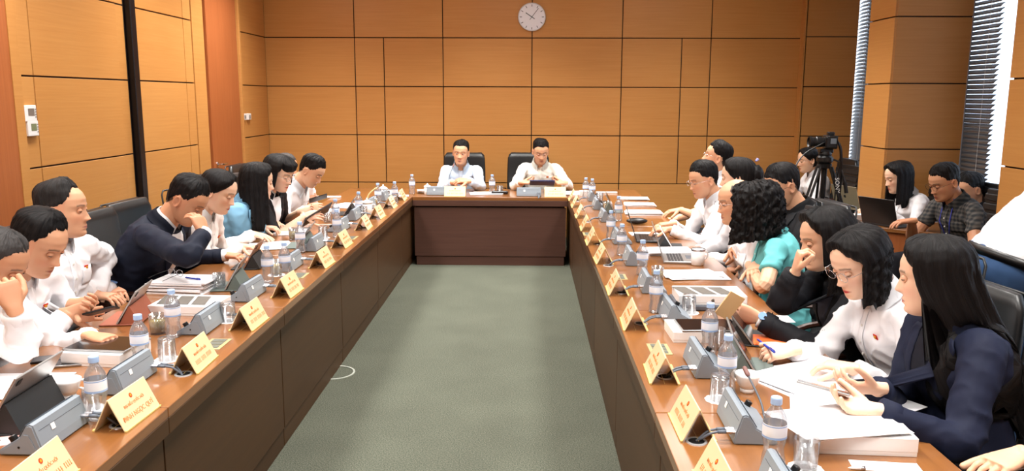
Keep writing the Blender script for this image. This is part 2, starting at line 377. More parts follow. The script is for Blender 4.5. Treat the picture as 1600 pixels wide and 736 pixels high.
# ------------------------------------------------------------------ people
V = Vector
S = 1.09                                                            # body scale
UP = V((0, 0, 1))
HZ = [-.118, -.110, -.095, -.075, -.050, -.025, 0, .025, .05, .075, .095, .110, .118]
HW = [.020, .036, .049, .058, .065, .070, .073, .075, .0755, .069, .054, .032, .003]
HF = [.058, .078, .084, .084, .0845, .084, .083, .088, .087, .075, .055, .028, .000]
HB = [.015, -.005, -.035, -.058, -.075, -.088, -.096, -.100, -.100, -.092, -.074, -.046, -.012]
def _smooth_tab(ys):
    zs = np.linspace(-.118, .118, 95); t = np.interp(zs, HZ, ys)
    k = np.array([1, 3, 5, 3, 1])/13.; tt = np.convolve(np.pad(t, 2, mode='reflect', reflect_type='odd'), k, 'valid')
    return zs, tt
_TW, _TF, _TB = _smooth_tab(HW), _smooth_tab(HF), _smooth_tab(HB)
def head_pt(a, z, fat=1.0):
    """point on the head at azimuth a (0 = face) and height z, head space: +y face, +x the person's right"""
    w_ = np.interp(z, *_TW)*fat; f = np.interp(z, *_TF); b_ = np.interp(z, *_TB); mid = (f+b_)/2; h = (f-b_)/2
    c, s_ = np.cos(a), np.sin(a); e = 2/2.25
    return np.stack([w_*np.sign(s_)*np.abs(s_)**e, mid+h*np.sign(c)*np.abs(c)**e, z+0*a], -1)
def g2(x, z, cx, cz, sx, sz): return np.exp(-((x-cx)/sx)**2/2-((z-cz)/sz)**2/2)
def face_disp(x, z):
    d = np.zeros_like(x); ax = np.abs(x)
    nz = np.clip((.016-z)/.052, 0, 1); prof = np.where(z > -.038, .003+.020*nz**1.2, .023*np.clip((z+.050)/.012, 0, 1))
    prof = np.where(z > .016, .003*np.clip(1-(z-.016)/.02, 0, 1), prof)
    d += prof*np.exp(-(x/(.0065+.0035*nz))**2/2)
    d += .008*g2(ax, z, .0125, -.039, .0055, .006)
    d -= .010*g2(ax, z, .031, .001, .013, .009)
    d += .0045*g2(ax, z, .028, .021, .020, .006)
    d += .004*g2(ax, z, .045, -.022, .016, .014)
    d += .0065*g2(x, z, 0, -.065, .014, .0042)+.0068*g2(x, z, 0, -.0755, .012, .0045)-.003*g2(x, z, 0, -.070, .022, .0018)
    d -= .004*g2(x, z, 0, -.085, .016, .004)
    d += .005*g2(x, z, 0, -.101, .014, .009)
    d -= .003*g2(ax, z, .045, -.062, .012, .012)
    return d
def remesh(bm, voxel, smooth=1):
    """one continuous skin over everything in bm -> (verts, polys) mesh data"""
    me = bpy.data.meshes.new('tmp'); bmesh.ops.recalc_face_normals(bm, faces=bm.faces); bm.to_mesh(me); bm.free()
    o = bpy.data.objects.new('tmp', me); COL.objects.link(o)
    m_ = o.modifiers.new('r', 'REMESH'); m_.mode = 'VOXEL'; m_.voxel_size = voxel; m_.use_smooth_shade = True
    if smooth:
        s_ = o.modifiers.new('s', 'SMOOTH'); s_.factor = .5; s_.iterations = smooth
    dg = bpy.context.evaluated_depsgraph_get(); out = bpy.data.meshes.new_from_object(o.evaluated_get(dg))
    bpy.data.objects.remove(o); bpy.data.meshes.remove(me); return out
def get_co(me):
    a = np.empty(len(me.vertices)*3); me.vertices.foreach_get('co', a); return a.reshape(-1, 3)
def get_no(me):
    a = np.empty(len(me.vertices)*3); me.vertices.foreach_get('normal', a); return a.reshape(-1, 3)
def set_co(me, co): me.vertices.foreach_set('co', co.astype(np.float32).ravel()); me.update()
def grid_bm(bm, P, closed=True, caps=True):
    """P [rows, cols, 3]"""
    R, C_ = P.shape[:2]; vs = [[bm.verts.new(P[i, j]) for j in range(C_)] for i in range(R)]
    for i in range(R-1):
        for j in range(C_ if closed else C_-1):
            j2 = (j+1) % C_; bm.faces.new((vs[i][j], vs[i][j2], vs[i+1][j2], vs[i+1][j]))
    if caps and closed: bm.faces.new(vs[0][::-1]); bm.faces.new(vs[-1])
    return vs
def xf(P, M):
    A = np.array(M); return P @ A[:3, :3].T + A[:3, 3]
def loft(bm, secs, n=24, e=2.2):
    """secs: (centre, right, fwd, hw, hf, hb)"""
    a = np.linspace(0, 2*np.pi, n, endpoint=False); rows = []
    for c, r_, f_, hw, hf, hb in secs:
        ca, sa = np.cos(a), np.sin(a); k = 2/e
        x = hw*np.sign(sa)*np.abs(sa)**k; y = np.where(ca > 0, hf, hb)*np.sign(ca)*np.abs(ca)**k
        rows.append(np.array(c)+x[:, None]*np.array(r_)+y[:, None]*np.array(f_))
    grid_bm(bm, np.array(rows))
def hand_bm(bm, wrist, fd, pn, thumb, curl=.5, s=S, spread=1.0, curls=None, tcurl=.4, arm=None):
    """palm with five separate bent fingers. fd finger direction, pn palm normal, thumb = +1/-1 side"""
    fd = V(fd).normalized(); pn = V(pn); pn = (pn-fd*pn.dot(fd)).normalized(); sd = fd.cross(pn)*thumb
    w0 = V(wrist); a = np.array
    secs = []
    for t, hw, th in ((-.03, .024, .019), (0, .026, .019), (.02, .033, .017), (.05, .040, .0155), (.075, .041, .0135), (.088, .038, .011)):
        secs.append((w0+fd*t*s, sd, pn, hw*s, th*s, th*s))
    loft(bm, secs, 16, 2.6)
    L4 = (.074, .082, .077, .060)
    for k in range(4):
        off = (.030-.0195*k)*s; c = (curls[k] if curls else curl)
        base = w0+fd*(.078-.004*abs(k-1.3))*s+sd*off
        d = (fd+sd*(.10-.07*k)*spread).normalized(); ax = d.cross(pn).normalized()
        l = L4[k]*s; pts = [base-d*.012*s]; rr = [.0098*s]; p = base.copy(); ang = 0
        pts.append(p.copy()); rr.append(.0095*s)
        for seg, fr, bend in ((.45, 1, .9), (.30, 1, 1.25), (.25, 1, .8)):
            ang += bend*c; dd = (d*math.cos(ang)+pn*math.sin(ang)).normalized()
            mid = p+dd*l*seg*.5; p = p+dd*l*seg; pts += [mid, p.copy()]; rr += [.0086*s*(1-.12*(seg < .4)), .0083*s*(1-.22*(seg < .28))]
        pts.append(pts[-1]+(pts[-1]-pts[-2]).normalized()*.004*s); rr.append(.005*s)
        tube(bm, pts, rr, 8)
    tb = w0+fd*.022*s+sd*.022*s-pn*-.004*s; d = (fd*.62+sd*.70+pn*.30).normalized(); p = tb.copy(); pts = [tb-d*.012*s, tb]; rr = [.013*s, .0145*s]
    for seg, bend in ((.036, 0), (.034, .5), (.028, .5)):
        t2 = bend*tcurl; d = (d*math.cos(t2)+(fd*.75-sd*.55+pn*.3).normalized()*math.sin(t2)).normalized(); p = p+d*seg*s; pts.append(p.copy()); rr.append((.0125, .0108, .0095)[len(rr)-2]*s)
    pts.append(p+d*.005*s); rr.append(.006*s); tube(bm, pts, rr, 10)
    return w0
def ik(sh, wr, hint, l1, l2):
    d = wr-sh; D = d.length
    if D > (l1+l2)*.985: k = D/((l1+l2)*.985); l1 *= k; l2 *= k
    a = (l1*l1-l2*l2+D*D)/(2*D); h = math.sqrt(max(0, l1*l1-a*a)); u = d.normalized(); hv = V(hint); hv = (hv-u*hv.dot(u)).normalized()
    return sh+u*a+hv*h
# ---- skin material: base colour from the 'Col' attribute (lips, brows, hairline, painted mouth and nostril shade)
def skin_mat():
    if 'skin' in MATS: return MATS['skin']
    m = bpy.data.materials.new('skin'); m.use_nodes = True; nt = m.node_tree; b = nt.nodes['Principled BSDF']
    at = nt.nodes.new('ShaderNodeAttribute'); at.attribute_name = 'Col'; nt.links.new(at.outputs['Color'], b.inputs['Base Color'])
    b.inputs['Roughness'].default_value = .48; b.inputs['Specular IOR Level'].default_value = .4
    b.inputs['Subsurface Weight'].default_value = .12; b.inputs['Subsurface Scale'].default_value = .012; b.inputs['Subsurface Radius'].default_value = (1, .35, .2)
    MATS['skin'] = m; return m
def hair_mat(name='hair_black', c=(14, 12, 13), c2=(30, 25, 25), rough=.42):
    if name in MATS: return MATS[name]
    m = bpy.data.materials.new(name); m.use_nodes = True; nt = m.node_tree; b = nt.nodes['Principled BSDF']; N = nt.nodes.new; L = nt.links.new
    uv = N('ShaderNodeAttribute'); uv.attribute_name = 'strand'
    mp = N('ShaderNodeMapping'); mp.inputs['Scale'].default_value = (26, 1.1, 1); L(uv.outputs['Vector'], mp.inputs[0])
    n = N('ShaderNodeTexNoise'); n.inputs['Scale'].default_value = 3; n.inputs['Detail'].default_value = 5; n.inputs['Roughness'].default_value = .7; L(mp.outputs[0], n.inputs[0])
    r = N('ShaderNodeValToRGB'); r.color_ramp.elements[0].position = .4; r.color_ramp.elements[1].position = .75; r.color_ramp.elements[0].color = srgb(*c); r.color_ramp.elements[1].color = srgb(*c2)
    L(n.outputs[0], r.inputs[0]); L(r.outputs[0], b.inputs['Base Color']); b.inputs['Roughness'].default_value = rough+.08; b.inputs['Specular IOR Level'].default_value = .16
    bp = N('ShaderNodeBump'); bp.inputs['Strength'].default_value = 1; bp.inputs['Distance'].default_value = .006; L(n.outputs[0], bp.inputs['Height']); L(bp.outputs[0], b.inputs['Normal'])
    MATS[name] = m; return m
def cloth_mat(name, rgb, rough=.75, bumpd=.0006, spec=.25, sheen=0, checks=None):
    if name in MATS: return MATS[name]
    m = mat(name, srgb(*rgb), rough, spec=spec, bump=((420, 420, 420), .35, bumpd), sheen=sheen)
    if checks:
        nt = m.node_tree; b = nt.nodes['Principled BSDF']; N = nt.nodes.new; L = nt.links.new; tc = N('ShaderNodeTexCoord')
        w1 = N('ShaderNodeTexWave'); w1.inputs['Scale'].default_value = 11; w1.bands_direction = 'Z'; w2 = N('ShaderNodeTexWave'); w2.inputs['Scale'].default_value = 11; w2.bands_direction = 'Y'
        L(tc.outputs['Object'], w1.inputs[0]); L(tc.outputs['Object'], w2.inputs[0])
        a = N('ShaderNodeMath'); a.operation = 'ADD'; L(w1.outputs['Fac'], a.inputs[0]); L(w2.outputs['Fac'], a.inputs[1])
        r = N('ShaderNodeValToRGB'); r.color_ramp.elements[0].position = .2; r.color_ramp.elements[1].position = .9; r.color_ramp.elements[0].color = srgb(*checks[0]); r.color_ramp.elements[1].color = srgb(*checks[1])
        d = N('ShaderNodeMath'); d.operation = 'MULTIPLY'; d.inputs[1].default_value = .5; L(a.outputs[0], d.inputs[0]); L(d.outputs[0], r.inputs[0]); L(r.outputs[0], b.inputs['Base Color'])
    return m
M_RED = mat('badge_red', srgb(205, 34, 30), .3); M_GOLD = mat('badge_gold', srgb(240, 190, 60), .35, .3)
M_SILVER = mat('silver_wire', srgb(190, 190, 195), .25, .9); M_BLKPL = mat('black_plastic', srgb(16, 16, 18), .35)
M_LENS = mat('clear_lens', (1, 1, 1, 1), .02, trans=1, ior=1.02, spec=.3)
def hairline(az, kind, rec=0):
    """height of the hairline at azimuth az (0..pi)"""
    if kind == 'mh': X = [0, .35, .75, 1.05, 1.3, 1.6, 1.85, 2.2, 2.6, 3.15]; Y = [.077+rec, .080+rec*1.3, .076+rec*.6, .058, .030, .016, .012, -.030, -.060, -.070]
    elif kind == 'm': X = [0, .35, .75, 1.05, 1.35, 1.6, 1.85, 2.2, 2.6, 3.15]; Y = [.077+rec, .080+rec*1.3, .076+rec*.6, .056, .018, -.012, .000, -.035, -.062, -.070]
    else: X = [0, .35, .75, 1.05, 1.35, 1.6, 1.85, 2.2, 2.6, 3.15]; Y = [.088, .080, .060, .038, .005, -.012, -.02, -.045, -.07, -.075]
    return np.interp(az, X, Y)
def head_mesh(bm, M, voxel, fat=1.0, male=True):
    zs = np.concatenate([np.linspace(-.118, -.10, 5), np.linspace(-.0965, .035, 48), np.linspace(.04, .118, 20)])
    u = np.linspace(-1, 1, 96, endpoint=False); az = np.pi*(np.sign(u)*np.abs(u)**1.45)
    rows = []
    for z in zs:
        P = head_pt(az, np.full_like(az, z), fat); fr = np.clip((np.cos(az)-.05)/.3, 0, 1); P[:, 1] += face_disp(P[:, 0], P[:, 2])*fr; rows.append(P)
    grid_bm(bm, xf(np.array(rows), M))
    for sx in (1, -1):                                              # ears
        th = np.linspace(0, 2*np.pi, 16, endpoint=False); ring = []
        for k, (r1, off) in enumerate(((.6, -.006), (.9, .004), (1.0, .012), (.86, .016), (.62, .010), (.2, .007))):
            yy = -.012-.006*(off/.016)+(.0175 if True else 0)*r1*np.cos(th)*1.0; zz = -.008+.031*r1*np.sin(th)-.004*r1*np.cos(th)
            xx = np.full_like(th, .070*fat+off)+.004*np.cos(th)*-1
            ring.append(np.stack([sx*xx, yy, zz], -1))
        grid_bm(bm, xf(np.array(ring), M))
def head_color(co, Minv, skin, male, kind_rec, lipc, sid, hairc, brow=1.0, bald=False):
    p = xf(co, Minv); x, y, z = p.T; ax = np.abs(x); n = len(co)
    col = np.tile(np.array(skin), (n, 1)); front = (y > .045) & (z > -.13) & (z < .13)
    def mixc(mask, c):
        nonlocal col
        mk = np.clip(mask, 0, 1)[:, None]; col = col*(1-mk)+np.array(c)*mk
    red = np.array([skin[0]*1.0, skin[1]*.78, skin[2]*.75])
    mixc(.55*g2(ax, z, .040, -.032, .016, .014)*front, red); mixc(.5*g2(x, z, 0, -.037, .012, .008)*front, red)
    ear = (ax > .066) & (z < .035) & (z > -.05) & (y < .03); mixc(.35*ear, red)
    lip = g2(x, z, 0, -.0700, .0165, .0058)*front; mixc((lip-.42)*3.2, lipc)
    mixc(.75*g2(x, z, 0, -.0700, .020, .0014)*front*(ax < .024), [c*.35 for c in lipc])  # crease between the lips: its shade is painted into the colour
    bz = .0215+.004*np.clip((ax-.012)/.02, 0, 1)-.22*np.clip(ax-.036, 0, 1)
    bm_ = np.exp(-((z-bz)/.0027)**2/2)*(ax > .011)*(ax < .050)*front; mixc(.72*brow*bm_, hairc)
    mixc(.55*g2(ax, z, .0075, -.0465, .0035, .0022)*front, [c*.25 for c in skin])  # nostrils darkened by colour alone, in place of their shade
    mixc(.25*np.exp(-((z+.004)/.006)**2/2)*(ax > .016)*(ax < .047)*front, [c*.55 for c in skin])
    az = np.abs(np.arctan2(x, y+.008)); hl = hairline(az, 'm' if male else 'f', kind_rec)
    inhead = (z > -.085) & (z < .14) & (np.hypot(x/.09, (y+.005)/.12) < 1.15) & ~ear
    if not bald: mixc(np.clip((z-hl)/.006, 0, 1)*inhead*.93, hairc)
    if male: mixc(.16*g2(x, z, 0, -.085, .04, .022)*(y > .02), [c*.55 for c in skin])
    return col
def hair_sheet(bm, M, opts, grav, uv_store):
    """sheet of hair from the crown. opts: thick(az,v)->m, length(az) extra fall below the widest point (<=0: stop at the hairline)"""
    NA, NV = opts.get('na', 84), opts.get('nv', 20); az = np.linspace(-np.pi, np.pi, NA, endpoint=False); male = opts.get('male', True); rec = opts.get('rec', 0)
    rng = np.random.RandomState(opts.get('seed', 1)); thick = opts['thick']; length = opts.get('length', lambda a: 0); lift = opts.get('lift', 0)
    cols_o, cols_i = [], []; part = opts.get('part', 0.0)
    nz1 = rng.rand(NA)-.5; g_loc = (V(grav)+V(opts.get('drift', (0, 0, 0)))+V((0, 0, -opts.get('stiff', .0)))).normalized()
    for j, a in enumerate(az):
        A = abs(a); Lf = length(a); hl = float(hairline(A, 'mh' if male else 'f', rec))
        if opts.get('fringe') and A < opts['fringe'][0]: hl = opts['fringe'][1]+.02*(A/opts['fringe'][0])**4
        if opts.get('side') and opts['side'][0] < A: hl = min(hl, opts['side'][1])
        fall = Lf > .02
        if not fall: hl += ((.0022*math.sin(a*37+1)+.004*(rng.rand()-.5)) if male else .002*(rng.rand()-.5))*(0 if A > 2.2 else 1)
        z_end = min(hl, .03) if fall else hl
        z_end = (.02 if fall else hl)
        z = .118-(.118-z_end)*(np.linspace(0, 1, NV)**1.25 if not fall else np.linspace(0, 1, NV)**1.25)
        P = head_pt(np.full(NV, a), z, opts.get('fat', 1.0))
        nrm = P-np.array([0, -.01, 0]); nrm[:, 2] = P[:, 2]*1.05; nrm /= np.linalg.norm(nrm, axis=1)[:, None]
        v = np.linspace(0, 1, NV); T = np.array([thick(a, vv) for vv in v])
        if not fall: T = T*np.clip((1-v)/.30, .0, 1)**.6-.002*(v > .97)
        T = T-.007*math.exp(-((a-part)/.10)**2)*np.clip(v*4, 0, 1)*np.clip((1.02-v)*3, 0, 1)
        T = T+opts.get('rough', .0025)*(nz1[j]+.6*np.sin(a*23+v*4))*np.clip(v*3, 0, 1)*(1 if not fall else 1)
        O = P+nrm*T[:, None]; pts = [V(p) for p in O]
        if fall:
            d = (pts[-1]-pts[-2]).normalized(); p = pts[-1].copy(); nst = 26; step = Lf/nst; wv = opts.get('wave', 0); out = V((math.sin(a), math.cos(a), 0)); inn = opts.get('inward', 0)
            for k in range(nst):
                tgt = (g_loc+out*(opts.get('flare', .0)-inn*(k/nst))).normalized(); d = (d*.6+tgt*.4).normalized(); p = p+d*step
                wob = out*(wv*math.sin(k*.9+j*1.7+3*math.sin(j)))+V((rng.rand()-.5, rng.rand()-.5, 0))*wv*.7
                pts.append(p+wob+out*(opts.get('rough', .0025)*1.2*(nz1[j]+.5*math.sin(j*2.3))))
        else:
            for k in range(26): pts.append(pts[-1].copy() if k else pts[-1]-V(nrm[-1])*.006)
        inner = []
        for k, q in enumerate(pts):
            if k < NV: inner.append(V(P[k])-V(nrm[k])*.010)
            else:
                base = V((0, -.012, q.z)); dd = (base-q); dd.z = 0
                inner.append(q+dd.normalized()*min(.022*(1-.5*(k-NV)/26.)+.004, dd.length*.8) if fall else V(P[-1])-V(nrm[-1])*.012)
        cols_o.append([list(q) for q in pts]); cols_i.append([list(q) for q in inner])
    O = xf(np.array(cols_o).reshape(-1, 3), M).reshape(NA, -1, 3).transpose(1, 0, 2); I = xf(np.array(cols_i).reshape(-1, 3), M).reshape(NA, -1, 3).transpose(1, 0, 2)
    return O, I
PEOPLE = []
def person(label, head, look, pitch=0, roll=0, body=None, lean=12, side=0, male=True, skin=(222, 172, 140), top='shirt', topc=(240, 240, 244), hands=None, hair='short', glasses=False, eyes='down', pants=(24, 24, 30), vox=.0045, cvox=.010, seed=1, hiz=.50, hipxy=None, fat=1.0, bulk=1.0, badge=True, inner=(240, 240, 244), sleeve='long', chair=True, neck_f=.25, lips=None, rec=0, scale=S, legs='sit', brow=1.0, extra=None, group=None, badge_side=-1, hairc=(13, 11, 12)):
    """head: centre of the head (world). look/body: heading in degrees (90 = away from the camera, +y). hands: {'R': dict(w=wrist, fd=, pn=, curl=, hint=), 'L': ...}"""
    s = scale; rnd = random.Random(seed); body = look if body is None else body
    f = V((math.cos(math.radians(body)), math.sin(math.radians(body)), 0)); r = V((f.y, -f.x, 0)); hl_ = V((math.cos(math.radians(look)), math.sin(math.radians(look)), 0)); hr = V((hl_.y, -hl_.x, 0))
    H = V(head)
    Rm = Matrix((hr, hl_, UP)).transposed()
    Rm = Rm @ Matrix.Rotation(math.radians(roll), 3, 'Y') @ Matrix.Rotation(-math.radians(pitch), 3, 'X')
    HM = Rm.to_4x4() @ Matrix.Scale(s, 4); HM.translation = H; HMi = np.array(HM.inverted())
    atlas = HM @ V((0, -.028, -.060)); ndir = (UP*1.0-f*neck_f-hl_*math.sin(math.radians(max(0, pitch)))*.35).normalized()   # from atlas down to the neck base
    N0 = atlas-(ndir*.115*s)+V((0, 0, 0)); lr = math.radians(lean)
    N0 = atlas+(-UP*.088-f*.035-f*.03*math.sin(math.radians(max(pitch, 0)))*2)*s
    hz = hiz; tilt = (N0.z-hz)*math.tan(lr); st = (N0.z-hz)*math.tan(math.radians(side))
    Hip = V((hipxy[0], hipxy[1], hz)) if hipxy is not None else V((N0.x, N0.y, hz))-f*tilt-r*st
    mid = (N0+Hip)/2-f*.035*s-f*.0009*abs(lean)*s
    if legs == 'stand': mid = Hip+UP*.30+f*.10
    bez = lambda t: Hip*(1-t)**2+mid*2*t*(1-t)+N0*t*t
    root = empty('person', (Hip.x, Hip.y, 0), 0, label, 'person', group)
    inv = Matrix.Translation(root.location).inverted()
    def add(name, me, m_, smooth=True):
        me.transform(inv); o = mesh_obj(name, me, m_, root, smooth=smooth); return o
    def addbm(name, bm, m_, smooth=True):
        me = bpy.data.meshes.new(name); bmesh.ops.recalc_face_normals(bm, faces=bm.faces); bm.to_mesh(me); bm.free(); return add(name, me, m_, smooth)
    k = .93 if not male else 1.0; k *= bulk
    def sec(t, hw, hf, hb, grow=0):
        tt = min(t, 1); c = bez(tt); tn = (bez(min(1, tt+.02))-bez(tt-.02)).normalized(); ff = r.cross(tn)*-1; ff = (f-tn*f.dot(tn)).normalized()
        if t > 1: c = c+(tn*.6+(atlas-N0).normalized()*.4)*(t-1)*.5*s
        return (c, r, ff, (hw*k+grow)*s, (hf*k+grow)*s, (hb*k+grow)*s)
    sp_dir = (bez(1)-bez(.9)).normalized()
    shw = (.166 if male else .150)*s*(.5+.5*bulk)
    SH = {'R': N0-sp_dir*.045*s+r*shw, 'L': N0-sp_dir*.045*s-r*shw}
    hands = hands or {}
    for kk in 'RL':
        if kk not in hands:
            q = 1 if kk == 'R' else -1; hands[kk] = dict(w=Hip+f*.36*s+r*q*.12*s+UP*.14*s, fd=f, pn=-UP, curl=.4)
    arm = {}
    for kk, hd in hands.items():
        q = 1 if kk == 'R' else -1; W = V(hd['w']); hint = V(hd.get('hint', (r*q*.6-UP*.8-f*.2)))
        SHk = SH[kk]+f*.02*s; E = V(hd['e']) if 'e' in hd else ik(SHk, W, hint, .285*s, .25*s); SH[kk] = SHk; arm[kk] = (SHk, E, W)
        if 'fd' not in hd: hd['fd'] = (W-E).normalized()
    # ---- garment on torso and arms: one continuous skin
    bustf = 0 if male else .018
    TS = [(-.16, .150, .105, .120), (-.06, .180, .118, .130), (.03, .180, .120, .128), (.22, .160, .115, .110), (.42, .152 if male else .140, .112, .100), (.60, .165, .118+bustf, .105), (.74, .178, .120+bustf, .108), (.85, .180, .108, .102), (.92, .168, .088, .092), (.97, .125, .070, .082), (1.0, .082, .058, .070), (1.012, .066, .054, .062)]
    def torso(bm, grow, t0=-1, t1=9): loft(bm, [sec(t, a, b_, c, grow) for t, a, b_, c in TS if t0 <= t <= t1], 28)
    def armtube(bm, kk, r0, r1, r2, upto=1.0, start=0.0):
        A, E, W = arm[kk]; q = 1 if kk == 'R' else -1
        path = [A-r*q*.055*s-sp_dir*.01, A, A*.5+E*.5, A*.12+E*.88, E*.88+W*.12, E*.5+W*.5, W*1.0+E*0]
        rr = [r0*.95, r0, (r0+r1)/2*.98, r1*1.05, r1*1.03, (r1+r2)/2, r2]
        pts = spline(path, 28); m_ = int(28*upto); rad = np.interp(np.linspace(0, 1, 29), np.linspace(0, 1, 7), rr)
        tube(bm, pts[:m_+1], list(rad[:m_+1]), 14); return pts[:m_+1], rad[:m_+1]
    jacket = top in ('suit', 'blazer', 'jacket'); thick = .012 if jacket else .004
    bm = bmesh.new(); torso(bm, thick, t0=(-.03 if legs == 'stand' else -1)); up = 1.0 if sleeve == 'long' else (.38 if sleeve == 'short' else .62)
    g = (.062, .051, .038) if jacket else ((.056, .047, .036) if male else (.051, .043, .035))
    cuff_end = {}
    for kk in 'RL':
        pts, rad = armtube(bm, kk, g[0]*s*(.6+.4*bulk), g[1]*s, g[2]*s*(1.0 if sleeve == 'long' else 1.15), up*(.965 if sleeve == 'long' else 1)); cuff_end[kk] = (pts[-1], (pts[-1]-pts[-2]).normalized(), rad[-1])
    me = remesh(bm, cvox, 2); co = get_co(me); no = get_no(me)
    # folds
    amp = .0085 if not jacket else .0055; off = seed*3.7; disp = np.empty(len(co)); fr = np.array(f); rr_ = np.array(r)
    el = [np.array(arm[kk][1]) for kk in 'RL']
    for i, c in enumerate(co):
        dE = min(np.linalg.norm(c-el[0]), np.linalg.norm(c-el[1])); am = amp*(1+1.4*math.exp(-(dE/.09)**2))
        n1 = noise.noise(V((c[0]*9+off+c[2]*5, c[1]*9-c[2]*4, c[2]*12)))+.45*noise.noise(V((c[0]*20+off, c[1]*20+c[2]*12, c[2]*16)))
        n1 = math.copysign(abs(n1)**.8, n1)
        disp[i] = am*(1-2*abs(n1))*.9
    co = co+no*disp[:, None]
    if legs == 'stand': co[:, 2] = co[:, 2]
    set_co(me, co)
    tc_ = cloth_mat('cloth_%d_%d_%d_%s' % (*topc, 'k' if top == 'checked' else 'p'), topc, .8 if not jacket else .72, sheen=0, checks=((46, 50, 54), (96, 92, 88)) if top == 'checked' else None)
    bvh = BVHTree.FromPolygons([V(c) for c in co], [tuple(p.vertices) for p in me.polygons])
    gname = {'suit': 'suit_jacket', 'blazer': 'blazer', 'jacket': 'jacket', 'dress': 'dress', 'blouse': 'blouse', 'checked': 'checked_shirt'}.get(top, 'shirt')
    add(gname, me, tc_)
    ctr = lambda t: bez(t)
    def project(u, t, offv=.002, fromf=1):
        """front point of the garment at lateral offset u (m) and spine station t"""
        c, rr2, ff = sec(t, .1, .1, .1)[:3]; o_ = V(c)+V(rr2)*u*s; d_ = V(ff)*fromf; hit = bvh.ray_cast(o_+d_*.30, -d_, .6)
        if hit[0] is None: return o_+d_*.12*s
        return hit[0]+d_*offv
    def patch(name, fn, nu, nv, m_, th=.004):
        bm = bmesh.new(); G_ = [[fn(i/(nu-1), j/(nv-1)) for i in range(nu)] for j in range(nv)]
        vs = [[bm.verts.new(p) for p in row] for row in G_]
        for a in range(nv-1):
            for b_ in range(nu-1): bm.faces.new((vs[a][b_], vs[a][b_+1], vs[a+1][b_+1], vs[a+1][b_]))
        bmesh.ops.recalc_face_normals(bm, faces=bm.faces); r_ = bmesh.ops.solidify(bm, geom=bm.faces[:], thickness=th); return addbm(name, bm, m_)
    M_in = cloth_mat('cloth_%d_%d_%d_p' % inner, inner, .8)
    nk = V(ctr(1)); nd = ((atlas-N0).normalized()*.8+sp_dir*.4).normalized()
    def collar(m_, rad=.066, h=.038, open_=.45, name='collar', fold=.012):
        bm = bmesh.new(); n = 26; rows = []
        fw = (f-nd*f.dot(nd)).normalized(); rt = nd.cross(fw)*-1; c0 = nk+nd*.026*s+f*.002
        for (dz, ro) in ((-.03, .010), (h*.35, .003), (h, .0), (h*1.04, .004), (h*.2, fold), (-.022, fold+.012)):
            row = []
            for i in range(n):
                a = open_+(2*math.pi-2*open_)*i/(n-1); near = max(0, math.cos(a)); R_ = (rad+ro)*s*(1+.10*near)
                drop = near**2*.034*s + (near**5*.035*s if ro >= fold+.01 else 0)
                row.append(c0+fw*math.cos(a)*R_*1.02+rt*math.sin(a)*R_+nd*(dz*s-drop))
            rows.append(row)
        vs = [[bm.verts.new(p) for p in row] for row in rows]
        for a in range(len(rows)-1):
            for b_ in range(n-1): bm.faces.new((vs[a][b_], vs[a][b_+1], vs[a+1][b_+1], vs[a+1][b_]))
        bmesh.ops.solidify(bm, geom=bm.faces[:], thickness=.002); return addbm(name, bm, m_)
    if top in ('shirt', 'checked', 'blouse', 'dress'):
        collar(tc_, .066 if male else .058, .036, .34)
        patch('placket', lambda u, v: project((u-.5)*.03, .98-.72*v, .003), 4, 22, tc_, .002)
        for q in range(5):
            bm = bmesh.new(); p = project(0, .86-.14*q, .006); Mq = Matrix.Translation(p) @ f.to_track_quat('Z', 'Y').to_matrix().to_4x4(); lathe(bm, [(.0055, 0), (.0055, .002)], 10, M=Mq)
            addbm('button', bm, mat('pearl_button', srgb(225, 222, 215), .3), False)
        if top in ('shirt', 'checked') and male: patch('chest_pocket', lambda u, v: project(-.045-.09*u, .80-.17*v, .003), 6, 7, tc_, .002)
    if jacket:
        vb = .46 if top == 'suit' else .52
        patch('shirt_front', lambda u, v: project((u-.5)*2*(.072*(1-v)**.9+.002), 1.0-(1.0-vb)*v, .0045), 9, 18, M_in, .003)
        if top != 'jacket': collar(M_in, .060, .036, .40, 'collar', .010)
        for q in (1, -1):
            patch('lapel', lambda u, v: project(q*((.066*(1-v)+.002)+(.012+.046*min(1, (1-v)*1.7)*min(1, v*5+.45))*u), 1.0-(1.0-vb)*v, .0065+.003*math.sin(u*3.14)), 7, 20, tc_, .004)
        collar(tc_, .070, .026, .62, 'jacket_collar', .012)
    # cuffs
    if sleeve == 'long':
        for kk in 'RL':
            bm = bmesh.new(); p, d, R_ = cuff_end[kk]; tube(bm, [p-d*.035*s, p-d*.03*s, p+d*.012*s, p+d*.013*s, p+d*.006*s], [R_*1.02, R_*1.10, R_*1.06, R_*.96, R_*.8], 14)
            addbm('cuff', bm, tc_)
        if jacket and top == 'suit':
            for kk in 'RL':
                bm = bmesh.new(); p, d, R_ = cuff_end[kk]; tube(bm, [p-d*.01, p+d*.038*s, p+d*.04*s], [R_*.9, R_*.88, R_*.8], 14); addbm('shirt_cuff', bm, M_in)
    if badge:
        p = project(-.075, .80, .004); c, rr2, ff = sec(.8, .1, .1, .1)[:3]; tn = V(rr2).cross(V(ff))
        Mb = Matrix((V(rr2), -V(ff), (bez(.84)-bez(.78)).normalized())).transposed().to_4x4(); Mb.translation = p+V(ff)*.003
        bm = bmesh.new(); bx(bm, (0, 0, 0), (.022*s, .003, .017*s)); bm.transform(Mb); b_o = addbm('flag_pin', bm, M_RED, False)
        bm = bmesh.new(); pts5 = []
        for q in range(10): a = math.pi/2+q*math.pi/5; R_ = .007*s if q % 2 == 0 else .003*s; pts5.append((R_*math.cos(a), R_*math.sin(a)))
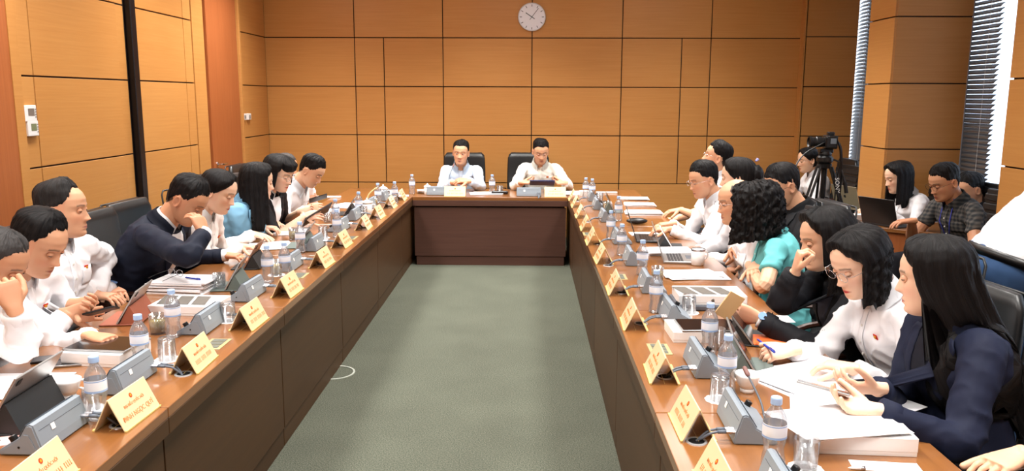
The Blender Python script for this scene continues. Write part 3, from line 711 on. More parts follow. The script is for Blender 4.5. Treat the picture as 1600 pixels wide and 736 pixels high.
        prism(bm, pts5, -.0045, -.001, 'y', Mb); me5 = bpy.data.meshes.new('star'); bm.to_mesh(me5); bm.free(); me5.transform(inv); mesh_obj('star', me5, M_GOLD, b_o)
    # ---- the body: head, neck, chest, arms and hands as one skin
    bm = bmesh.new(); head_mesh(bm, HM, vox, fat, male)
    nkr = (.060 if male else .051)*s
    a0 = atlas+(HM.to_3x3() @ V((0, .006, .02)))
    tube(bm, [N0-sp_dir*.12*s, N0-sp_dir*.04*s, N0+sp_dir*.01*s, N0*.45+atlas*.55, atlas, a0], [nkr*1.5, nkr*1.3, nkr*1.04, nkr*.94, nkr*.94, nkr*.9], 20)
    me_h = remesh(bm, vox, 1); co = get_co(me_h); hc = [c for c in srgb(*hairc)[:3]]; sk = srgb(*skin)[:3]
    lipc = srgb(*(lips or ((178, 104, 96) if male else (196, 82, 84))))[:3]
    colh = head_color(co, HMi, sk, male, rec, lipc, seed, hc, brow, hair == 'bald')
    # sitting-body core and arms (coarse, mostly inside the clothes)
    bm = bmesh.new(); loft(bm, [sec(t, a*.9, b_*.88, c*.88) for t, a, b_, c in TS if t <= .93], 16)
    hi = UP*0
    if legs == 'sit':
        K = {q: Hip+f*.44*s+r*q*.11*s+V((0, 0, .0)) for q in (1, -1)}; Ft = {q: V((K[q].x, K[q].y, .09))+f*.02 for q in (1, -1)}
    else:
        K = {q: Hip+r*q*.10*s+V((0, 0, -.42*s))+f*.02 for q in (1, -1)}; Ft = {q: V((K[q].x, K[q].y, .09))-f*.02 for q in (1, -1)}
    for q in (1, -1): tube(bm, [Hip+r*q*.08*s, (Hip+r*q*.09*s)*.5+K[q]*.5, K[q], K[q]*.5+Ft[q]*.5, Ft[q]], [.075*s, .065*s, .052*s, .045*s, .034*s], 10)
    me_c = remesh(bm, .022, 0)
    parts = [(me_h, colh)]; parts.append((me_c, np.tile(sk, (len(me_c.vertices), 1))))
    for kk in 'RL':
        hd = hands[kk]; q = 1 if kk == 'R' else -1; A, E, W = arm[kk]; bm = bmesh.new(); hs = s*(.92 if not male else 1)
        A2 = A if sleeve != 'long' else E; rr_a = [.047*s, .043*s, .042*s, .043*s, .041*s, .034*s, .0255*s]
        path = [A, A*.5+E*.5, A*.12+E*.88, E*.88+W*.12, E*.5+W*.5, W]; pts = spline(path, 20); rad = list(np.interp(np.linspace(0, 1, 21), np.linspace(0, 1, 6), [.044*s, .043*s, .041*s, .041*s, .035*s, .025*s]))
        if not male: rad = [x_*.88 for x_ in rad]
        st_ = 0 if sleeve != 'long' else 9
        tube(bm, pts[st_:], rad[st_:], 12)
        pn = V(hd.get('pn', -UP)); fdv = V(hd['fd']).normalized(); pn2 = (pn-fdv*pn.dot(fdv)).normalized(); want = hd.get('thumb')
        # thumb side: right hand, palm normal n and finger d -> thumb points d x n * (+1)
        hand_bm(bm, W, fdv, pn, -q if want is None else want, hd.get('curl', .4), hs, hd.get('spread', 1), hd.get('curls'), hd.get('tcurl', .4))
        me_a = remesh(bm, min(vox, .0038) if vox < .006 else .0048, 1)
        ca = np.tile(sk, (len(me_a.vertices), 1)); co_a = get_co(me_a); hnd = np.clip((np.linalg.norm(co_a-np.array(W+fdv*.09*s), axis=1)-.03)/.06, 0, 1)[:, None]
        ca = ca*(hnd*np.array([1, 1, 1])+(1-hnd)*np.array([1.0, .90, .88])); parts.append((me_a, ca))
    # eyeballs
    bm = bmesh.new(); ey = []
    for sx in (1, -1):
        c = V((sx*.031, .0728, .0015)); rE = .0118
        bmesh.ops.create_uvsphere(bm, u_segments=20, v_segments=18, radius=rE, matrix=HM @ Matrix.Translation(c) @ Matrix.Rotation(math.pi/2, 4, 'X'))
    me_e = bpy.data.meshes.new('e'); bm.to_mesh(me_e); bm.free(); co_e = xf(get_co(me_e), HMi); ce = np.tile(np.array(sk)*np.array([.95, .88, .85]), (len(co_e), 1))
    sxs = np.sign(co_e[:, 0]); dx = co_e[:, 0]-sxs*.031; dz = co_e[:, 2]-.0015; dy = co_e[:, 1]-.0728
    lid = {'open': .0038, 'down': -.0030, 'closed': -.005}[eyes]; low = -.0042
    sl = (dz < lid) & (dz > low) & (np.abs(dx) < .0105) & (dy > 0)
    ce[sl] = srgb(225, 218, 212)[:3]; ir = sl & (np.abs(dx) < .0046); ce[ir] = srgb(30, 18, 14)[:3]
    lash = (np.abs(dz-lid) < .0012) & (np.abs(dx) < .0112) & (dy > 0); ce[lash] = srgb(25, 18, 18)[:3]
    if eyes == 'down': ce[(dz <= lid) & (dz > -.0058) & (dy > 0) & (np.abs(dx) < .0105)] = srgb(38, 24, 20)[:3]
    parts.append((me_e, ce))
    # join into one mesh
    cos, pol, cl = [], [], []; base = 0
    for mm, cc in parts:
        c_ = get_co(mm); n_ = len(c_); lv = np.empty(len(mm.loops), dtype=np.int32); mm.loops.foreach_get('vertex_index', lv); ls = np.empty(len(mm.polygons), dtype=np.int32); mm.polygons.foreach_get('loop_total', ls)
        cos.append(c_); pol.append((lv+base, ls)); cl.append(cc); base += n_
    for mm, cc in parts: bpy.data.meshes.remove(mm)
    me = bpy.data.meshes.new('body'); co = np.concatenate(cos); lv = np.concatenate([p[0] for p in pol]); ls = np.concatenate([p[1] for p in pol])
    me.vertices.add(len(co)); me.vertices.foreach_set('co', co.astype(np.float32).ravel()); me.loops.add(len(lv)); me.loops.foreach_set('vertex_index', lv)
    me.polygons.add(len(ls)); me.polygons.foreach_set('loop_start', np.concatenate([[0], np.cumsum(ls)[:-1]]).astype(np.int32)); me.update(calc_edges=True)
    at = me.color_attributes.new('Col', 'FLOAT_COLOR', 'POINT'); C4 = np.ones((len(co), 4), dtype=np.float32); C4[:, :3] = np.concatenate(cl); at.data.foreach_set('color', C4.ravel())
    add('body', me, skin_mat())
    # ---- hair
    grav = (HM.to_3x3().inverted() @ (-UP)).normalized()
    def do_hair(opts, name='hair'):
        opts.setdefault('male', male); opts.setdefault('fat', fat); opts.setdefault('seed', seed); opts.setdefault('rec', rec)
        if (extra or {}).get('drift'): opts['drift'] = HM.to_3x3().inverted() @ V(extra['drift'])*s
        O, I = hair_sheet(None, HM, opts, grav, None)
        if opts.get('length'):
            for arr, gap in ((O, .016), (I, .006)):
                for a in range(20, arr.shape[0]):
                    for b_ in range(arr.shape[1]):
                        p = V(arr[a, b_]); loc, nn, idx, dist = bvh.find_nearest(p)
                        if loc is not None:
                            dd = (p-loc).dot(nn)
                            if dd < gap: arr[a, b_] = list(loc+nn*gap)
        opts.setdefault('frizz', .0038 if opts['male'] else .0026)
        if opts.get('frizz'):
            for a in range(2, O.shape[0]):
                for b_ in range(O.shape[1]):
                    q = V(O[a, b_]); n_ = noise.noise_vector(q*38)+noise.noise_vector(q*85)*.6; O[a, b_] = list(q+n_*opts['frizz'])
        R_, C_ = O.shape[:2]; bm = bmesh.new(); vo = grid_bm(bm, O, True, False); vi = grid_bm(bm, I[::-1], True, False)[::-1]
        for j in range(C_): j2 = (j+1) % C_; bm.faces.new((vo[-1][j], vo[-1][j2], vi[-1][j2], vi[-1][j]))
        c0 = bm.verts.new(HM @ V((0, -.012, .118+opts['thick'](0, 0)+.001)))
        for j in range(C_): bm.faces.new((c0, vo[0][(j+1) % C_], vo[0][j]))
        uvs = []
        me = bpy.data.meshes.new(name); bmesh.ops.recalc_face_normals(bm, faces=bm.faces); bm.to_mesh(me); bm.free()
        at = me.attributes.new('strand', 'FLOAT_VECTOR', 'POINT'); D = np.zeros((len(me.vertices), 3), dtype=np.float32); n_ = R_*C_
        jj = np.tile(np.arange(C_), R_)/C_; ii = np.repeat(np.arange(R_), C_)/R_; tri = np.abs(jj*2-1)
        D[:n_, 0] = np.where(jj < .5, jj, 1.5-jj)*1; D[:n_, 1] = ii; D[n_:2*n_, 0] = jj; D[n_:2*n_, 1] = ii; at.data.foreach_set('vector', D.ravel())
        hm = hair_mat('hair_%d_%d_%d' % hairc, hairc, tuple(min(255, c+18) for c in hairc), opts.get('mrough', .42))
        return add(name, me, hm)
    pz = seed*1.3
    if hair == 'short':
        pside = 1 if seed % 2 else -1
        do_hair(dict(thick=lambda a, v: .0055+.016*math.exp(-(v/.55)**4)*(1+.22*math.sin(a*pside+.6))+.009*math.exp(-((a-.2*pside)/.6)**2)*v, rough=.003, na=96, part=-.55*pside))
    elif hair == 'thin':
        do_hair(dict(thick=lambda a, v: .006+.006*math.exp(-(v/.7)**4), rough=.002))
    elif hair == 'bald':
        do_hair(dict(thick=lambda a, v: -.006 if (v < .45 or abs(a) < .9) else .005, rough=.001))
    elif hair == 'bob':
        do_hair(dict(thick=lambda a, v: .016+.016*math.sin(min(1, v*1.1)*1.6), length=lambda a: 0 if abs(a) < 1.22 else (.105 if abs(a) < 2.4 else .095), na=96, fringe=(1.0, .042), inward=.2, rough=.003, stiff=1.6))
    elif hair == 'bobpart':
        do_hair(dict(thick=lambda a, v: .014+.014*math.sin(min(1, v*1.1)*1.6), length=lambda a: 0 if abs(a) < 1.12 else (.110 if abs(a) < 2.4 else .10), na=96, inward=.15, rough=.003, stiff=1.5, part=-.5))
    elif hair == 'long':
        ln = (extra or {}).get('len', .36)
        do_hair(dict(thick=lambda a, v: .012+.012*math.sin(min(1, v*1.1)*1.6), length=lambda a: 0 if abs(a) < 1.15 else ln*(1 if abs(a) > 1.5 else .86), na=110, flare=.02, rough=.003, wave=(extra or {}).get('wave', .0), mrough=.36))
    elif hair == 'curly':
        do_hair(dict(thick=lambda a, v: .014+.026*math.sin(min(1, v*1.1)*1.6)+.004*math.sin(a*9)*v, length=lambda a: 0 if abs(a) < .8 else .19, na=200, flare=.08, wave=.004, rough=.006, mrough=.6, frizz=.009))
    elif hair in ('bun', 'pony', 'clip'):
        do_hair(dict(thick=lambda a, v: .009+.008*math.sin(min(1, v)*2.6), rough=.002, side=(1.9, -.075)))
        bm = bmesh.new()
        if hair == 'bun' or hair == 'clip':
            M2 = HM @ Matrix.Translation((0, -.112, .0 if hair == 'bun' else .02)) @ Matrix.Diagonal((1, .75, 1.05, 1)); bmesh.ops.create_icosphere(bm, subdivisions=4, radius=.045 if hair == 'bun' else .052, matrix=M2)
            for v_ in bm.verts: n_ = noise.noise(v_.co*60); v_.co += (v_.co-(HM @ V((0, -.11, 0)))).normalized()*n_*.006
        else:
            p0 = HM @ V((0, -.10, .01)); g_ = -UP; tube(bm, spline([p0, p0-hl_*.05*s+UP*.0, p0-hl_*.07*s-UP*.08*s, p0-hl_*.06*s-UP*.2*s, p0-hl_*.05*s-UP*.28*s], 16), list(np.interp(np.linspace(0, 1, 17), [0, .1, .4, .8, 1], [.02, .026, .032, .024, .006])), 14)
        addbm('hair_bun' if hair != 'pony' else 'ponytail', bm, hair_mat('hair_%d_%d_%d' % hairc, hairc))
    if hair == 'clip':
        bm = bmesh.new(); M2 = HM @ Matrix.Translation((.02, -.100, .085)) @ Matrix.Rotation(.7, 4, 'X')
        bx(bm, (0, 0, .018), (.06, .014, .012), None, .004); bx(bm, (0, 0, .026), (.018, .018, .012), None, .004); bm.transform(M2); addbm('hair_clip', bm, mat('clip_violet', srgb(150, 150, 205), .25))
    # ---- glasses
    if glasses:
        bm = bmesh.new(); gm = M_SILVER if glasses != 'dark' else M_BLKPL; R3 = HM
        for sx in (1, -1):
            ring = [V((sx*.032+.0225*math.cos(a), .0985+.0*math.cos(a), -.001+.0165*math.sin(a))) for a in np.linspace(0, 2*math.pi, 25)]
            tube(bm, [R3 @ p for p in ring], .0010*s, 6, cap=False); tube(bm, [R3 @ p for p in (V((sx*.0545, .0985, .006)), V((sx*.072*fat+sx*.004, .085, .007)), V((sx*(.078*fat+.004), .0, .004)), V((sx*(.076*fat+.004), -.014, -.010)))], .0009*s, 6)
        tube(bm, [R3 @ p for p in (V((-.010, .0985, .003)), V((0, .103, .006)), V((.010, .0985, .003)))], .0009*s, 6); g_o = addbm('glasses', bm, gm)
    # ---- trousers, shoes
    pm = cloth_mat('cloth_%d_%d_%d_p' % pants, pants, .85); bm = bmesh.new()
    loft(bm, [sec(t, a, b_, c, .008) for t, a, b_, c in (((-.16, .14, .105, .12), (-.06, .172, .122, .128), (.03, .172, .125, .128), (.12, .160, .118, .118)) if legs == 'sit' else ((-.16, .165, .115, .135), (-.06, .182, .125, .140), (.02, .182, .126, .132), (.05, .182, .124, .130)))], 18)
    for q in (1, -1): tube(bm, [Hip+r*q*.075*s, (Hip+r*q*.085*s)*.5+K[q]*.5, K[q], K[q]*.5+Ft[q]*.5, Ft[q]+UP*.01], [.095*s, .083*s, .066*s, .060*s, .056*s], 12)
    add('trousers', remesh(bm, .016, 2), pm)
    for q in (1, -1):
        bm = bmesh.new(); c = V((Ft[q].x, Ft[q].y, 0)); rows = []
        for t, hw, h_ in ((-.05, .028, .075), (-.03, .036, .085), (.04, .036, .07), (.12, .044, .045), (.19, .040, .035), (.225, .022, .022)):
            a = np.linspace(0, 2*np.pi, 14, endpoint=False); z = np.clip(np.sin(a), -.0, 1)*h_+.004; x = np.cos(a)*hw; rows.append(np.array(c+f*t*s)+x[:, None]*np.array(r)+z[:, None]*np.array(UP))
        grid_bm(bm, np.array(rows)); addbm('shoe', bm, M_BLKPL)
    info = dict(root=root, arm=arm, f=f, r=r, Hip=Hip, N0=N0, HM=HM, add=addbm, inv=inv, bvh=bvh, s=s, project=project)
    PEOPLE.append(info); return info
# ------------------------------------------------------------------ chairs
M_LEATHER = mat('black_leather', srgb(24, 26, 28), .38, spec=.55, bump=((90, 90, 90), .25, .001))
def make_chair(x, y, ang, label, group='black leather meeting chairs', z=0):
    """ang = heading of the sitter in degrees; local +y is the front"""
    t = empty('leather_chair', (x, y, z), math.radians(ang-90), label, 'chair', group)
    bm = bmesh.new(); bx(bm, (0, .0, .405), (.50, .50, .10), None, .035, 4); bm_obj('seat', bm, M_LEATHER, t, smooth=True)
    bm = bmesh.new(); rows = []
    for v in np.linspace(0, 1, 12):
        z_ = .43+.62*v; yy = -.235-.085*v-.02*math.sin(v*3.1); hw = .235+.012*math.sin(v*3.1)-(.03*(v > .93)); th = .040-.012*v*(v > .5)
        if v > .95: th = .022
        a = np.linspace(0, 2*np.pi, 24, endpoint=False); k = 2/4.5
        xx = hw*np.sign(np.sin(a))*np.abs(np.sin(a))**k; y2 = th*np.sign(np.cos(a))*np.abs(np.cos(a))**k-.05*(1-(xx/.25)**2)*0
        rows.append(np.stack([xx, yy+y2+.018*(xx/.25)**2, z_+0*a], -1))
    grid_bm(bm, np.array(rows)); bm_obj('backrest', bm, M_LEATHER, t, smooth=True)
    bm = bmesh.new(); tube(bm, [V((-.232, -.285, .50)), V((-.236, -.318, .75)), V((-.225, -.352, 1.02)), V((-.2, -.357, 1.045)), V((.2, -.357, 1.045)), V((.225, -.352, 1.02)), V((.236, -.318, .75)), V((.232, -.285, .50))], .006, 6); bm_obj('piping', bm, M_LEATHER, t, smooth=True)
    for q in (-1, 1):
        bm = bmesh.new(); pts = spline([V((q*.285, .20, .615)), V((q*.288, .10, .640)), V((q*.288, -.10, .645)), V((q*.28, -.30, .635))], 14)
        tube(bm, pts, [.020]*15, 8, flat=.7); bx(bm, (q*.285, .19, .50), (.034, .05, .25), None, .006); bx(bm, (q*.27, -.26, .53), (.03, .05, .24), None, .006); bm_obj('armrest', bm, W_DARK, t, smooth=False)
        for yy in (.21, -.23):
            bm = bmesh.new(); rr = bx(bm, (q*.25, yy, .18), (.042, .042, .36), None, .004)
            for v in bm.verts:
                if v.co.z < .1: v.co.x = q*.25+(v.co.x-q*.25)*.7; v.co.y = yy+(v.co.y-yy)*.7
            bm_obj('leg', bm, W_DARK, t)
    bm = bmesh.new(); bx(bm, (0, .0, .345), (.50, .47, .03), None, .004); bm_obj('seat_rail', bm, W_DARK, t)
    return t
def mesh_chair(x, y, ang, label):
    t = empty('mesh_chair', (x, y, 0), math.radians(ang-90), label, 'chair', 'dark ribbed chairs by the side desk')
    bm = bmesh.new(); bx(bm, (0, 0, .43), (.48, .46, .07), None, .03, 3); bm_obj('seat', bm, M_LEATHER, t, smooth=True)
    b_ = box_obj('backrest', (0, -.27, .74), (.44, .035, .56), M_LEATHER, t, .012, 3, rot=Matrix.Rotation(.14, 3, 'X'))
    for k in range(7):
        o = box_obj('rib', (0, .020-(.0), -.22+.073*k), (.42, .02, .05), M_LEATHER, b_, .008, 2); o.location = Matrix.Rotation(.14, 3, 'X') @ V((0, .024, -.22+.073*k)); o.rotation_euler = (.14, 0, 0)
    for q in (-1, 1):
        bm = bmesh.new(); tube(bm, spline([V((q*.25, -.22, .42)), V((q*.25, -.24, .64)), V((q*.25, .1, .66)), V((q*.25, .16, .44))], 14), .011, 6); bm_obj('armrest', bm, M_CHROME, t, smooth=True)
        bm = bmesh.new(); tube(bm, [V((q*.22, .18, .40)), V((q*.24, .2, .015)), V((q*.24, -.22, .015)), V((q*.22, -.18, .40))], .012, 6); bm_obj('leg', bm, M_CHROME, t, smooth=True)
    return t
D = lambda a, z=0: V((math.cos(math.radians(a)), math.sin(math.radians(a)), z))
def seat(p, label, a=None, back=.0, kind=make_chair):
    f = p['f'] if a is None else D(a); h = p['Hip']; ang = math.degrees(math.atan2(f.y, f.x)); c = h-f*back
    return kind(c.x, c.y, ang, label)
SKM, SKF, SKF2, SKM2 = (218, 166, 132), (238, 198, 170), (228, 182, 150), (202, 148, 114)
WHITE = (242, 242, 246)
NR, MD, FR = dict(vox=.0034, cvox=.0085), dict(vox=.0042, cvox=.010), dict(vox=.0052, cvox=.013)
# --- left row (they face +x)
p = person('man at the left frame edge, white shirt, fist raised to his chin', on_x(-6, 412, -1.95), 5, pitch=28, body=-5, lean=24, skin=SKM2, hair='thin', hairc=(60, 58, 58), topc=WHITE, seed=11,
    hands={'R': dict(w=on_x(22, 482, -1.77), fd=V((-.35, .1, 1)), pn=V((-.8, .7, 0)), curl=1.0, tcurl=1.2, e=on_x(42, 560, -1.80)+V((0, 0, .04))), 'L': dict(w=V((-1.70, 3.05, .76)), fd=D(-20), pn=-UP, curl=.5)}, **NR)
seat(p, 'black leather chair under the man at the left frame edge')
p = person('man in a white shirt bowing over his phone at the left table', on_x(60, 380, -1.97), -4, pitch=30, body=-8, lean=17, skin=SKM, hair='short', topc=WHITE, seed=12, rec=.012,
    hands={'R': dict(w=on_z(106, 490, .79), fd=D(26, .0), pn=V((0, 1, -.2)), curl=.55), 'L': dict(w=on_z(118, 476, .81), fd=D(-16, .0), pn=V((0, -.6, .5)), curl=.75)}, **NR)
PHONE1 = on_z(158, 486, .80); seat(p, 'black leather chair under the man bowing over his phone')
p = person('man in a white shirt leaning back and gazing to the right, left row', on_x(99, 328, -2.14), 10, pitch=2, body=-12, lean=3, skin=SKM, hair='short', hairc=(34, 32, 32), topc=WHITE, seed=13, rec=.018, eyes='down',
    hands={'R': dict(w=on_z(176, 452, .69), fd=V((.7, -.75, -.05)), pn=-UP, curl=.35, hint=V((-.3, -.1, -1))), 'L': dict(w=on_z(150, 462, .70), fd=D(-10), pn=-UP, curl=.4)}, **NR)
L2P = p; seat(p, 'black leather chair under the man gazing to the right', back=.02)
make_chair(-2.13, 4.50, 0, 'empty black leather chair between the gazing man and the navy suit')
p = person('man in a navy suit resting his face on his hand', on_x(293, 313, -1.85), -2, pitch=36, body=0, lean=26, side=2, skin=SKM2, hair='short', top='suit', topc=(20, 26, 42), seed=14, bulk=1.08,
    hands={'R': dict(w=on_x(318, 366, -1.66), fd=V((-.42, .25, 1)), pn=V((-.9, .35, .1)), curl=.55, e=on_x(312, 408, -1.62)+V((-.06, 0, .02))), 'L': dict(w=on_z(352, 399, .745), fd=D(-12, .0), pn=-UP, curl=.4)}, **MD)
seat(p, 'black leather chair behind the man in the navy suit', back=.10)
p = person('woman in a white blouse reading at the left table', on_x(342, 299, -1.88), -2, pitch=24, body=-4, lean=19, male=False, skin=SKF, hair='bun', top='blouse', topc=(244, 240, 238), seed=15,
    hands={'R': dict(w=on_z(378, 385, .75), fd=D(-12, 0), pn=-UP, curl=.35), 'L': dict(w=on_z(398, 366, .76), fd=D(-28, -.1), pn=-UP, curl=.15)}, **MD)
seat(p, 'black leather chair under the woman in the white blouse reading')
p = person('woman in a light blue jacket with long black hair turned away', on_x(403, 284, -1.90), 30, pitch=8, body=-6, lean=12, male=False, skin=SKF, hair='long', top='jacket', topc=(122, 172, 204), seed=16, badge=False, extra=dict(len=.34, wave=.002), inner=(122, 172, 204),
    hands={'R': dict(w=on_z(412, 356, .75), fd=D(-4, 0), pn=-UP, curl=.5), 'L': dict(w=on_z(424, 347, .75), fd=D(-50, 0), pn=-UP, curl=.5)}, **MD)
seat(p, 'black leather chair under the woman in the light blue jacket', back=.06)
p = person('woman in a black jacket with a bob and glasses holding a tablet', on_x(437, 271, -1.86), -20, pitch=20, body=-10, lean=17, male=False, skin=SKF, hair='bob', top='blazer', topc=(20, 20, 24), seed=17, glasses=True, sleeve='mid', lips=(200, 70, 70),
    hands={'R': dict(w=on_z(476, 338, .80), fd=D(5, .15), pn=V((0, .6, -.4)), curl=.4), 'L': dict(w=on_z(470, 330, .80), fd=D(-10, .1), pn=V((0, -.6, .4)), curl=.5)}, **MD)
TAB1 = on_z(496, 336, .80); seat(p, 'black leather chair under the woman holding a tablet')
p = person('man with thinning grey hair half hidden at the far left', on_x(447, 262, -2.28), 0, pitch=12, body=0, lean=8, skin=SKM, hair='thin', hairc=(70, 66, 64), topc=WHITE, seed=18, badge=False, **FR)
seat(p, 'black leather chair under the half hidden man, far left')
make_chair(-2.34, 6.62, 8, 'black leather chair back showing above the long haired woman')
p = person('young man in a white shirt bent over his phone, far left', on_x(487, 267, -1.80), -8, pitch=36, body=-14, lean=24, skin=SKF2, hair='short', topc=WHITE, seed=19, brow=1.3, badge=False,
    hands={'R': dict(w=on_z(480, 326, .78), fd=D(-2, .1), pn=V((0, .7, -.3)), curl=.5), 'L': dict(w=on_z(478, 314, .80), fd=D(-14, .2), pn=V((0, -.7, .3)), curl=.5)}, **FR)
PHONE2 = on_z(497, 310, .85); seat(p, 'black chair with dark wooden back rail under the young man', back=-.02)
# --- head table (they face the camera)
p = person('smiling man in a pale blue shirt at the head table', on_y(720, 239, 8.98), 268, pitch=4, roll=-3, body=270, lean=12, skin=SKM, hair='short', topc=(205, 222, 242), seed=20, eyes='open', bulk=.92, hipxy=None,
    hands={'R': dict(w=V((-.78, 8.60, .80)), fd=V((.9, -.3, .05)), pn=V((0, .3, -1)), curl=.4, hint=V((-.6, 0, -1))), 'L': dict(w=V((-.62, 8.56, .82)), fd=V((-.85, -.3, .1)), pn=V((0, .5, -1)), curl=.35, hint=V((.8, 0, -1)))}, **FR)
seat(p, 'black leather chair behind the smiling man at the head table', back=.05)
p = person('man in a white shirt and glasses looking down at the head table', on_y(845, 237, 8.98), 276, pitch=20, body=270, lean=14, skin=SKM, hair='short', topc=(246, 246, 240), bulk=.94, seed=21, glasses=True,
    hands={'R': dict(w=V((-.06, 8.62, .80)), fd=V((1, -.15, 0)), pn=V((0, -.2, 1)), curl=.5, hint=V((-.7, 0, -1))), 'L': dict(w=V((.40, 8.62, .80)), fd=V((-1, -.15, 0)), pn=V((0, -.2, 1)), curl=.5, hint=V((.7, 0, -1)))}, **FR)
t_ = seat(p, 'black leather chair behind the man looking down at the head table', back=.05); t_.location.x -= .13
# --- right row (they face -x)
p = person('man with glasses sitting back and looking up, far right row', on_x(1120, 246, 1.58), 166, pitch=-14, body=176, lean=2, skin=SKM, hair='short', topc=WHITE, seed=22, glasses=True, eyes='open', badge=False, sleeve='mid',
    hands={'L': dict(w=on_z(1062, 328, .76), fd=D(186, -.15), pn=-UP, curl=.3, hint=V((0, -.5, -1)))}, **FR)
seat(p, 'black leather chair with dark wooden arms under the man looking up')
p = person('man in a white shirt and glasses typing on a laptop', on_x(1099, 281, 1.30), 192, pitch=16, body=184, lean=15, skin=SKM, hair='short', topc=WHITE, seed=23, glasses=True, badge=False,
    hands={'L': dict(w=on_z(1046, 358, .765), fd=D(176, -.05), pn=-UP, curl=.4, hint=V((.2, -.6, -1))), 'R': dict(w=on_z(1050, 350, .765), fd=D(186, -.05), pn=-UP, curl=.4)}, **MD)
seat(p, 'black leather chair under the man typing on a laptop')
p = person('woman with a violet hair clip, face turned away, right row', on_x(1152, 278, 1.37), 158, pitch=4, body=176, lean=6, male=False, skin=SKF, hair='clip', top='blouse', topc=WHITE, seed=24, badge=False, **FR)
seat(p, 'black leather chair under the woman with the violet hair clip')
p = person('bald man with glasses and crossed arms in a white shirt', on_x(1150, 315, 1.21), 186, pitch=10, body=184, lean=14, skin=SKM, hair='bald', hairc=(90, 86, 82), topc=WHITE, seed=25, glasses=True, badge=False,
    hands={'L': dict(w=on_z(1156, 398, .78), fd=D(100, .1), pn=V((.6, .1, -.6)), curl=.3, e=on_z(1150, 412, .74)+V((.08, -.10, 0))), 'R': dict(w=on_z(1150, 388, .80), fd=D(250, .2), pn=V((.5, 0, -.8)), curl=.45)}, **MD)
seat(p, 'black leather chair under the bald man with crossed arms')
p = person('woman in a turquoise dress with curly black hair hiding her face', on_x(1181, 324, 1.24), 150, pitch=14, body=172, lean=10, side=0, male=False, skin=SKF2, hair='curly', top='dress', topc=(104, 186, 190), seed=26, sleeve='short', badge=False, pants=(104, 186, 190),
    hands={'L': dict(w=on_z(1172, 412, .76)+V((0, .06, 0)), fd=D(95, .1), pn=V((.6, .1, -.6)), curl=.4, e=on_z(1194, 452, .745)), 'R': dict(w=on_z(1180, 415, .80), fd=D(250, -.1), pn=V((.3, 0, -.9)), curl=.4)}, **NR)
seat(p, 'black leather chair under the woman in the turquoise dress')
p = person('man in a black jacket and glasses in the second row, right', on_x(1222, 291, 1.58), 190, pitch=22, body=186, lean=1, skin=SKM, hair='short', top='jacket', topc=(28, 29, 32), inner=(28, 29, 32), seed=27, glasses='dark', badge=False, bulk=1.08, **MD)
seat(p, 'black leather chair under the man in the black jacket', back=-.10)
p = person('woman in a black blazer with a bob, hand at her mouth', on_x(1289, 374, 1.27), 184, pitch=12, body=186, lean=16, male=False, skin=SKF2, hair='bobpart', top='blazer', topc=(22, 23, 28), inner=(70, 78, 96), seed=28, sleeve='long', badge=False,
    hands={'R': dict(w=on_x(1243, 425, 1.10), fd=V((.15, -.05, 1)), pn=V((1, -.2, .1)), curl=.95, e=on_x(1226, 466, 1.08)+V((-.02, 0, -.02))), 'L': dict(w=on_z(1186, 498, .78), fd=D(168, .32), pn=V((.1, 1, .3)), curl=.5, hint=V((.5, -.7, -1)))}, **NR)
R7P = p; seat(p, 'black leather chair under the woman in the black blazer')
p = person('woman in a white blouse and glasses writing with a blue pen', on_x(1342, 410, 1.27), 198, pitch=26, body=188, lean=15, male=False, skin=SKF, hair='long', top='blouse', topc=WHITE, seed=29, glasses=True, lips=(214, 60, 60), extra=dict(len=.17, wave=.004),
    hands={'R': dict(w=on_z(1238, 546, .755), fd=D(182, -.12), pn=V((.0, .5, -1)), curl=.65, hint=V((.3, .6, -1))), 'L': dict(w=on_z(1330, 575, .75), fd=D(150, 0), pn=-UP, curl=.4, hint=V((.2, -.5, -1)))}, **NR)
R8P = p; seat(p, 'black leather chair under the woman writing with a blue pen', back=-.02).scale = (1, 1, .93)
p = person('woman in a navy suit with very long black hair holding a phone', on_x(1458, 432, 1.33), 150, pitch=8, body=184, lean=7, male=False, skin=SKF, hair='long', top='blazer', topc=(22, 28, 50), inner=(16, 18, 30), seed=30, extra=dict(len=.56, drift=(.55, .0, 0)), badge=False,
    hands={'R': dict(w=on_z(1370, 607, .775), fd=D(182, .05), pn=V((.0, .6, .8)), curl=.45, hint=V((.3, .4, -1))), 'L': dict(w=on_z(1366, 640, .775), fd=D(172, .1), pn=V((0, -.2, 1)), curl=.45, hint=V((.4, -.5, -1)))}, **NR)
R9P = p; seat(p, 'black leather chair behind the woman in the navy suit', back=.16).scale = (1, 1, .955)
p = person('person at the right frame edge, only a bare hand on the table', V((1.52, 1.62, 1.14)), 180, pitch=15, body=178, lean=14, skin=SKF2, hair='short', topc=WHITE, seed=31, badge=False, sleeve='mid',
    hands={'R': dict(w=on_z(1590, 712, .74), fd=D(205, -.1), pn=-UP, curl=.3, hint=V((.5, .5, -1)))}, **NR)
seat(p, 'black leather chair under the person at the right frame edge')
